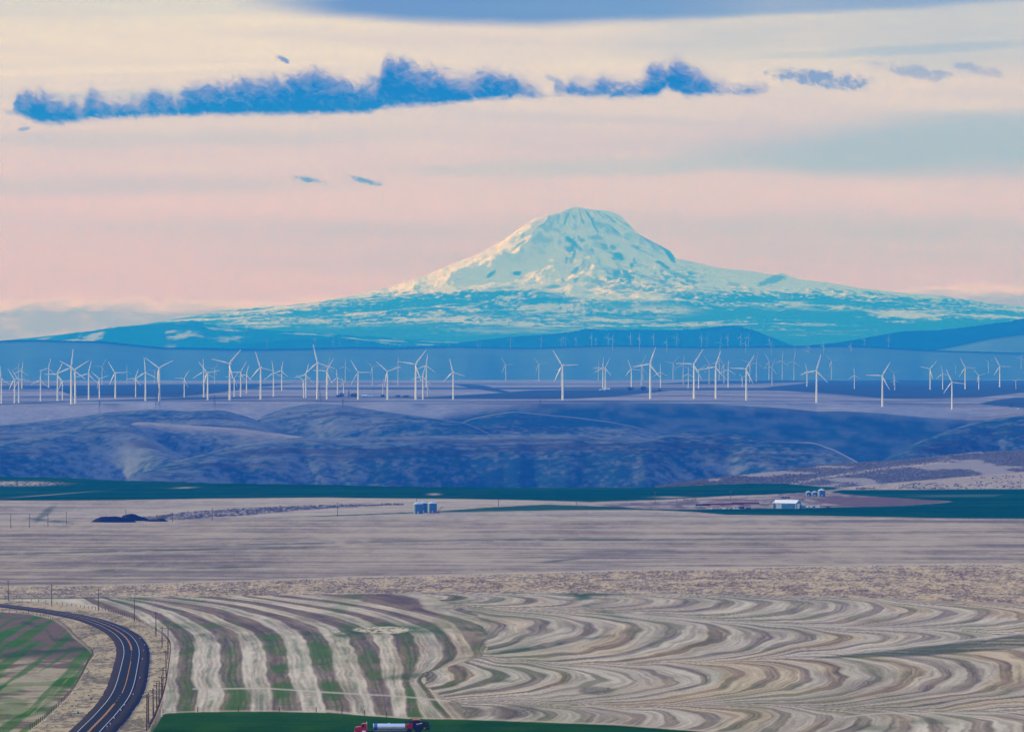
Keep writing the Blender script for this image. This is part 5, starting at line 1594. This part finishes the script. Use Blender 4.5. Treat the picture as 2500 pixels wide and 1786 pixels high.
implement(1715, 1233.6, 1745, 1232.6, M['redrust'], 'long dark red seed drill parked leftmost in the yard')
implement(1747, 1233.0, 1784, 1231.6, M['redrust'], 'long dark red seed drill parked in the middle of the yard row')
implement(1786, 1230.6, 1808, 1228.6, M['redrust'], 'short dark red implement at the right end of the yard row')
implement(1698, 1235.4, 1712, 1234.6, M['dark'], 'small dark implement left of the red seed drills')


def scrap(u, v, wpx, hpx, label, cat='machinery'):
    p = on_near(u, v)
    k = p.y / F
    e = empty('old_machine', p)
    W, H = wpx * k, hpx * k
    for i in range(3):
        x = W * i / 3
        h = H * random.uniform(0.6, 1.0)
        MB().prism([(x, 0.3), (x + W * 0.31, 0.3), (x + W * 0.26, h), (x + W * 0.08, h * 0.9)], -0.9, 0.9).build('body', M['dark'], e)
        wheel(e, (x + W * 0.15, -0.9, 0.45), 0.45, 0.25, False)
    tag(e, label, cat)


scrap(1907, 1216.4, 23, 4.4, 'row of old dark machines on the bare slope between barn and bins')
scrap(1668, 1220.2, 14, 3.6, 'dark old machinery left of the yard, nearest the pole')
scrap(1686, 1219.8, 15, 3.0, 'dark old machinery left of the yard, right of its twin')

# conveyor leaning up behind the barn
pc = on_near(1955, 1223)
auger(pc + Vector((0, 0, 0.3)), pc + Vector((3.4, 0, 3.6)), 'small pale elevator leaning behind the barn roof')


# ------------------------------------------------------------------ gravel heaps and the diamond sign
def heap(pts, D_off, label):
    vs_line = np.array(pts, float)
    u0, u1 = vs_line[0, 0], vs_line[-1, 0]
    n = 60
    us_ = np.linspace(u0, u1, n)
    base = np.interp(us_, [u0, u1], [vs_line[0, 1], vs_line[-1, 1]])
    topv = np.interp(us_, vs_line[:, 0], vs_line[:, 1])
    pm = on_near((u0 + u1) / 2, base.mean())
    D0 = pm.y + D_off
    k = D0 / F
    H = np.convolve(np.pad((base - topv) * k, 2, mode='edge'), np.ones(5) / 5, 'valid')
    H[0] = H[-1] = 0
    rows = np.linspace(-1, 1, 17)
    X = np.zeros((17, n)); Y = X.copy(); Z = X.copy()
    half = 9.0
    for j, t in enumerate(rows):
        X[j] = (us_ - (u0 + u1) / 2) * k
        Y[j] = t * half * np.clip(H / max(H.max(), 0.1), 0.25, 1)
        Z[j] = H * (1 - abs(t)) ** 0.85 - 0.25 + (fbm(X[j] / 1.6, Y[j] / 1.6 + 3, 3, 61) - 0.5) * 0.5 * np.clip(H, 0, 1)
    o = grid_obj('gravel_heap', X, Y, Z, np.full((17, n, 3), 0.02), M['mound'])
    o.location = ((((u0 + u1) / 2) - U0) * k, D0, float(near_z((u0 + u1) / 2, D0)))
    tag(o, label, 'gravel heap', 'black gravel heaps')


def hc(x, y):
    return (180 + x * 0.167, 1200 + y * 0.167)


heap([hc(240, 448), hc(300, 405), hc(380, 365), (260, 1259), (283, 1258), (296, 1260), hc(790, 372), hc(860, 395), hc(930, 432)], 4, 'long low black gravel heap at the left end of the heaps')
heap([hc(640, 430), hc(720, 350), hc(800, 325), hc(855, 318), hc(910, 335), hc(980, 365), hc(1060, 385), hc(1130, 428)], 24, 'peaked black gravel heap behind the long low heap')
heap([hc(1030, 430), hc(1100, 395), hc(1180, 388), hc(1270, 378), hc(1320, 382), hc(1350, 405), hc(1395, 428)], 8, 'small flat black gravel heap at the right end below the orange sign')
ps = on_near(*hc(1200, 392))
e = empty('road_sign', ps + Vector((0, 12, 0)))
k = ps.y / F
MB().tube((0, 0, -1), (0, 0, 2.4), 0.09, n=6).build('post', M['wood'], e)
s_ = 1.15
pl = MB().add([(0, -0.12, 1.2), (s_, -0.12, 1.2 + s_), (0, -0.12, 1.2 + 2 * s_), (-s_, -0.12, 1.2 + s_), (0, -0.07, 1.2), (s_, -0.07, 1.2 + s_), (0, -0.07, 1.2 + 2 * s_), (-s_, -0.07, 1.2 + s_)],
              [(0, 1, 2, 3), (7, 6, 5, 4), (0, 4, 5, 1), (1, 5, 6, 2), (2, 6, 7, 3), (3, 7, 4, 0)]).build('sign_plate', M['orange'], e)
MB().box(-0.13, 0.13, -0.15, -0.125, 1.9, 2.6).add([(-0.4, -0.14, 2.5), (0.4, -0.14, 2.5), (0, -0.14, 3.0)], [(0, 1, 2)]).build('arrow_mark', M['black'], pl)
tag(e, 'orange diamond warning sign above the black gravel heaps', 'road sign')


# ------------------------------------------------------------------ trees and far farmsteads on the plateau
def tree(p, H, W, label, conifer=False, seed=0):
    r_ = random.Random(seed)
    e = empty('conifer_tree' if conifer else 'farm_tree', p)
    t = MB().tube((0, 0, -3), (0, 0, H * 0.55), H * 0.03, H * 0.015, 6)
    for i in range(4):
        a = r_.uniform(0, 6.28)
        t.tube((0, 0, H * (0.25 + 0.07 * i)), (math.cos(a) * W * 0.3, math.sin(a) * W * 0.3, H * (0.45 + 0.1 * i)), H * 0.012, H * 0.005, 5)
    t.build('trunk', M['bark'], e)
    cr = MB()
    nl = 260
    for i in range(nl):
        while True:
            x, y, z = (r_.uniform(-1, 1) for _ in range(3))
            if x * x + y * y + z * z < 1:
                break
        if conifer:
            h = r_.uniform(0.08, 1.0)
            rad = (1.02 - h) * r_.uniform(0.3, 1.0)
            a = r_.uniform(0, 6.28)
            c = Vector((math.cos(a) * rad * W / 2, math.sin(a) * rad * W / 2, h * H))
        else:
            lump = 1.0 + 0.25 * math.sin(3 * math.atan2(y, x) + seed) + 0.2 * math.sin(5 * z + seed)
            c = Vector((x * W / 2 * lump, y * W / 2 * lump, H * 0.58 + z * H * 0.42))
        s = r_.uniform(0.35, 1.0) * W * 0.075
        n_ = Vector((r_.uniform(-1, 1), r_.uniform(-1, 1), r_.uniform(-0.4, 1))).normalized()
        a = n_.orthogonal().normalized() * s
        b = n_.cross(a)
        cr.add([c + a, c + b, c - a, c - b], [(0, 1, 2, 3)])
    cr.build('crown', M['leafD'], e)
    tag(e, label, 'tree', 'trees around the plateau farms')


for i, (x0, x, by, ty, w, con, lab) in enumerate((
        (B_, 790, 668, 640, 42, 0, 'low dark round tree at the left end of the left farm clump'), (B_, 820, 670, 622, 50, 0, 'dark round tree just left of the tall conifer'), (B_, 880, 670, 600, 34, 1, 'tall pointed dark conifer in the left farm clump'),
        (B_, 912, 670, 628, 48, 0, 'dark round tree just right of the tall conifer'), (B_, 938, 672, 624, 46, 0, 'dark round tree at the right end of the left farm clump'), (B_, 1170, 662, 640, 44, 0, 'small dark tree at the foot of a turbine right of the left farm'),
        (B_, 1300, 662, 644, 46, 0, 'low dark bush left of a front turbine by the green field'), (B_, 1365, 662, 648, 70, 0, 'wide low dark bush by the green field left of centre'),
        (C_, 1185, 608, 572, 60, 0, 'dark bushy tree at the left of the pair right of the white shed'), (C_, 1296, 612, 566, 62, 0, 'dark bushy tree at the right of the pair right of the white shed'), (C_, 1432, 612, 594, 30, 0, 'tiny dark tree right of the bushy pair'), (D_, 2160, 748, 728, 26, 0, 'tiny dark tree by the far right field corner'))):
    u, v = x0 + x * 0.286, 780 + by * 0.286
    p = on_plateau(u, v)
    k = p.y / F * 0.286
    tree(p, (by - ty) * k, w * k, lab, bool(con), 100 + i)


def shed(u, v, wpx, hpx, label, mw, mr, cat='shed'):
    p = on_plateau(u, v)
    k = p.y / F
    W, H = wpx * k, hpx * k
    e = empty('farm_shed', p)
    MB().box(0, W, 0, W * 0.5, -2, H * 0.6).build('wall', mw, e)
    MB().add([(-0.5, -0.6, H * 0.6), (W + 0.5, -0.6, H * 0.6), (W + 0.5, W * 0.25, H), (-0.5, W * 0.25, H), (W + 0.5, W * 0.5 + 0.6, H * 0.6), (-0.5, W * 0.5 + 0.6, H * 0.6)], [(0, 1, 2, 3), (3, 2, 4, 5), (0, 3, 5), (1, 4, 2), (0, 5, 4, 1)]).build('roof', mr, e)
    MB().box(W * 0.3, W * 0.55, -0.15, -0.02, -0.5, H * 0.45).build('door', M['dark'], e)
    tag(e, label, cat)


shed(883, 968.5, 13, 4.5, 'small house with pale roof right of the left farm trees', M['barnwall'], M['barnwhite'], 'house')
shed(900, 969, 9, 3, 'tiny low shed right of the small house', M['barnwall'], M['galvroof'])
shed(1463, 954.5, 16, 5, 'grey-blue shed at the foot of paired turbines right of centre', M['barnwall'], M['galvroof'])
shed(1474, 950.5, 15, 3, 'low bright white shed roof behind the grey-blue shed', M['barnwhite'], M['barnwhite'])
shed(2484, 999, 5, 3, 'tiny white shed at the right edge beside the dark field', M['barnwhite'], M['barnwhite'])


# ------------------------------------------------------------------ tank truck and tractor on the green strip
pt = on_near(866, 1785.5)
DT = 1286.0
k = DT / F
gz = ground_at((866 - U0) * k, DT)
def tx(X):
    return (820 + X * 0.132 - 866) * k
e = empty('tank_truck', ((866 - U0) * k, DT, gz))
cabH, hoodH = 3.0, 2.25
MB().prism([(tx(352), 0.75), (tx(575), 0.75), (tx(575), 2.85), (tx(560), 3.02), (tx(500), 3.02), (tx(478), 2.85), (tx(462), 2.2), (tx(400), 2.12), (tx(365), 2.0), (tx(352), 1.7)], -1.15, 1.15).build('cab', M['red'], e)
MB().prism([(tx(482), 2.05), (tx(528), 2.05), (tx(528), 2.75), (tx(497), 2.75)], -1.17, -1.15).build('window', M['glass'], e)
MB().box(tx(474) - 0.02, tx(492), -1.0, 1.0, 2.25, 2.8).build('windshield', M['glass'], e)
MB().box(tx(346), tx(356), -1.1, 1.1, 0.5, 0.95).build('bumper', M['chrome'], e)
MB().tube((tx(572), -0.95, 1.0), (tx(572), -0.95, 3.5), 0.09, n=8).build('exhaust_stack', M['chrome'], e)
MB().lathe([(0.36, tx(488)), (0.36, tx(552))], 14, 'X', (0, -1.05, 0.85)).build('fuel_tank', M['chrome'], e)
MB().box(tx(380), tx(1290), -0.45, 0.45, 0.75, 1.05).build('chassis', M['dark'], e)
MB().box(tx(380), tx(470), -1.2, -0.9, 1.0, 1.25).build('fender', M['red'], e)
tk = MB().lathe([(0.75, tx(690)), (0.85, tx(697)), (0.85, tx(1273)), (0.75, tx(1281))], 24, 'X', (0, 0, 2.05)).build('tank', M['chrome'], e, True)
for X in (690, 840, 985, 1130, 1275):
    MB().lathe([(0.85, tx(X)), (0.88, tx(X) + 0.03), (0.85, tx(X) + 0.09)], 24, 'X', (0, 0, 2.05)).build('tank_band', M['chrome'], tk)
MB().lathe([(0.3, 2.85), (0.3, 3.02), (0.12, 3.08)], 14, c=(tx(985), 0, 0)).build('manhole', M['chrome'], tk)
MB().lathe([(0.857, tx(706)), (0.857, tx(770))], 24, 'X', (0, 0, 2.05)).build('blue_band', M['blue'], tk)
MB().box(tx(690), tx(1285), -1.1, -0.95, 1.05, 1.15).box(tx(690), tx(1285), 0.95, 1.1, 1.05, 1.15).build('side_rail', M['chrome'], e)
for X in (690, 850, 1000, 1140, 1275):
    MB().box(tx(X), tx(X) + 0.12, -1.0, 1.0, 1.0, 1.35).build('tank_saddle', M['dark'], e)
MB().box(tx(700), tx(800), -1.05, -0.5, 0.45, 0.9).build('tool_box', M['dark'], e)
for X in (425, 1105, 1190):
    for s in (-0.98, 0.98):
        wheel(e, (tx(X), s, 0.52), 0.52, 0.34)
tag(e, 'red-cabbed truck with a polished steel tank on the dark green strip', 'truck')

# tractor with folded sprayer boom
e = empty('tractor', ((866 - U0) * k + tx(1500), DT + 6.0, gz - 0.1))
ox = tx(1500)
def qx(X):
    return tx(X) - ox
MB().prism([(qx(1288), 1.35), (qx(1420), 1.2), (qx(1420), 2.6), (qx(1340), 2.55), (qx(1292), 2.2)], -0.55, 0.55).build('hood', M['red'], e)
cb = MB().prism([(qx(1420), 1.4), (qx(1535), 1.4), (qx(1545), 3.35), (qx(1415), 3.35)], -0.85, 0.85).build('cab', M['glass'], e)
for X, Y_ in ((1420, -0.87), (1535, -0.87), (1478, -0.87)):
    MB().tube((qx(X), Y_, 1.4), (qx(X), Y_, 3.4), 0.06, n=5).build('pillar', M['black'], cb)
MB().prism([(qx(1402), 3.35), (qx(1552), 3.35), (qx(1545), 3.6), (qx(1412), 3.62)], -0.95, 0.95).build('roof', M['red'], cb)
MB().tube((qx(1370), -0.5, 2.5), (qx(1370), -0.5, 3.3), 0.07, n=6).build('exhaust_stack', M['black'], e)
MB().prism([(qx(1440), 1.6), (qx(1600), 1.6), (qx(1590), 2.2), (qx(1480), 2.3)], -1.25, -0.85).build('fender', M['dark'], e)
for s in (-1.05, 1.05):
    wheel(e, (qx(1512), s, 0.95), 0.95, 0.55)
    wheel(e, (qx(1345), s, 0.72), 0.72, 0.42)
MB().box(qx(1330), qx(1720), -0.35, 0.35, 1.0, 1.4).build('frame', M['dark'], e)
MB().prism([(qx(1560), 1.2), (qx(1640), 1.2), (qx(1640), 2.9), (qx(1580), 3.0)], -0.9, 0.9).build('product_tank', M['dark'], e)
bm = MB()
rr = random.Random(5)
for i in range(16):
    a = Vector((qx(1255) + rr.uniform(0, 0.3), rr.uniform(-1.3, 1.3), rr.uniform(2.6, 3.3)))
    b_ = Vector((qx(1730) - rr.uniform(0, 0.6), rr.uniform(-1.3, 1.3), rr.uniform(1.4, 3.1)))
    if i % 2:
        a = Vector((qx(1600) + rr.uniform(0, 0.5), a.y, rr.uniform(1.0, 3.2)))
    bm.tube(a, b_, 0.05, n=5)
bm.build('folded_boom', M['dark'], e)
for X in (1655, 1690, 1722):
    MB().box(qx(X), qx(X) + 0.14, -1.4, 1.4, 0.7, 3.0 - (X - 1655) * 0.008).build('boom_frame', M['dark'], e)
MB().box(qx(1618), qx(1650), -1.42, -1.36, 1.25, 1.6).build('slow_marker', M['orange'], e)
MB().tube((qx(1480), -0.95, 2.4), (qx(1590), -1.0, 2.7), 0.14, n=6).build('silver_pipe', M['chrome'], e)
tag(e, 'red tractor with dark folded sprayer boom behind the tank truck', 'tractor')


# ------------------------------------------------------------------ brush and grass that nobody could count
def scatter(name, spots, size, material, label, cat, seed, squash=0.7):
    r_ = np.random.default_rng(seed)
    base_v = np.array([(math.cos(a) * (1 - 0.45 * lv), math.sin(a) * (1 - 0.45 * lv), lv * 1.0) for lv in (0.0, 0.62) for a in np.linspace(0, 2 * math.pi, 6)[:-1]] + [(0, 0, 1.0)])
    fc = []
    for i in range(5):
        j = (i + 1) % 5
        fc += [(i, j, 5 + j, 5 + i), (5 + i, 5 + j, 10)]
    V_, F_ = [], []
    for (x, y, z) in spots:
        s = size * r_.uniform(0.5, 1.35)
        jit = 1 + (r_.random((11, 3)) - 0.5) * 0.7
        b = base_v * jit * np.array([s, s, s * squash * r_.uniform(0.6, 1.3)]) + np.array([x, y, z - 0.1])
        n = len(V_) * 11
        V_.append(b)
        F_ += [tuple(i + n for i in f) for f in fc]
    o = new_mesh(name, np.concatenate(V_), F_, material)
    tag(o, label, cat, kind='stuff')
    return o


def spots_in(n, u0, u1, va, vb, seed, keep=None):
    r_ = np.random.default_rng(seed)
    out = []
    us_ = r_.uniform(u0, u1, n)
    lo, hi = va(us_), vb(us_)
    # even over the ground, not over the picture
    d0, d1 = D_of_v(hi), D_of_v(lo)
    Ds_ = d0 + (d1 - d0) * r_.random(n)
    X_ = (us_ - U0) / F * Ds_
    if keep is not None:
        m_ = keep(X_, Ds_, us_)
        us_, Ds_, X_ = us_[m_], Ds_[m_], X_[m_]
    for u, D, x in zip(us_, Ds_, X_):
        out.append((x, D, float(near_z(u, D))))
    return out


sp = spots_in(5200, 1600, 2560, lambda u: gE(u) + 0.5, lambda u: gH(u) - 0.5, 801, lambda X, D, u: (fbm(X / 55.0, D / 160.0, 4, 19) < 0.60))
sp += spots_in(500, 2090, 2560, lambda u: gH(u) + 6, lambda u: gR0(u) - 1, 802, lambda X, D, u: fbm(X / 40.0, D / 60.0, 3, 5) > 0.52)
sp += spots_in(420, 380, 985, lambda u: np.interp(u, [375, 470, 600, 720, 850, 950, 1000], [1258, 1248, 1240, 1234, 1231, 1230, 1231]), lambda u: np.interp(u, [375, 520, 620, 720, 850, 950, 1000], [1268, 1262, 1256, 1246, 1237, 1232, 1232]), 803)
scatter('sagebrush', sp, 1.25, M['sage'], 'grey sagebrush dotting the slopes right of the far green field', 'shrubs', 811)
sp = spots_in(5200, -60, 2560, lambda u: bT(u), lambda u: bS(u) - 1, 804, lambda X, D, u: fbm(X / 9.0, D / 40.0, 4, 12) < 0.56)
scatter('dry_brush', sp, 0.55, M['brushL'], 'low grey brush scattered over the rough grass band', 'shrubs', 812)
sp = spots_in(5200, -60, 2560, lambda u: bT(u), lambda u: bS(u) - 1, 805)
scatter('dry_grass', sp, 0.55, M['straw'], 'pale dry grass tufts over the rough grass band', 'grass', 813, 0.8)
# verge tufts beside the road
r_ = np.random.default_rng(9)
sp, sp2 = [], []
for i in range(3800):
    j = r_.integers(5, nR - 40)
    side_ = -1 if r_.random() < 0.5 else 1
    off = r_.uniform(9.2, 22.0)
    q = ROAD[j] + NRM[j] * side_ * off
    if q[1] < 1305 or q[1] > 2900:
        continue
    uu_ = U0 + q[0] / q[1] * F
    vv_ = V0 + (CZ - ground_at(q[0], q[1])) / q[1] * F
    if not (-80 < uu_ < 420) or uu_ < lfence(vv_) + 3 or uu_ > rfence(vv_) - 2:
        continue
    (sp if r_.random() < 0.75 else sp2).append((q[0], q[1], ground_at(q[0], q[1])))
scatter('verge_grass', sp, 0.42, M['straw'], 'tan dry grass tufts covering both road verges', 'grass', 814, 0.9)
scatter('verge_brush', sp2, 0.36, M['sage'], 'dull brown weeds among the grass of the road verges', 'weeds', 815, 0.7)
sp = []
for (uc, vc, ru, rv, n) in ((1455, 1688, 40, 9, 160), (1256, 1737, 56, 13, 260)):
    for i in range(n):
        a, q = r_.uniform(0, 6.28), math.sqrt(r_.random())
        p = on_near(uc + math.cos(a) * q * ru, vc + math.sin(a) * q * rv)
        sp.append(tuple(p))
scatter('field_brush', sp[::3], 0.42, M['brushL'], 'dark weedy brush on two bare patches in the striped field', 'shrubs', 816, 0.6)
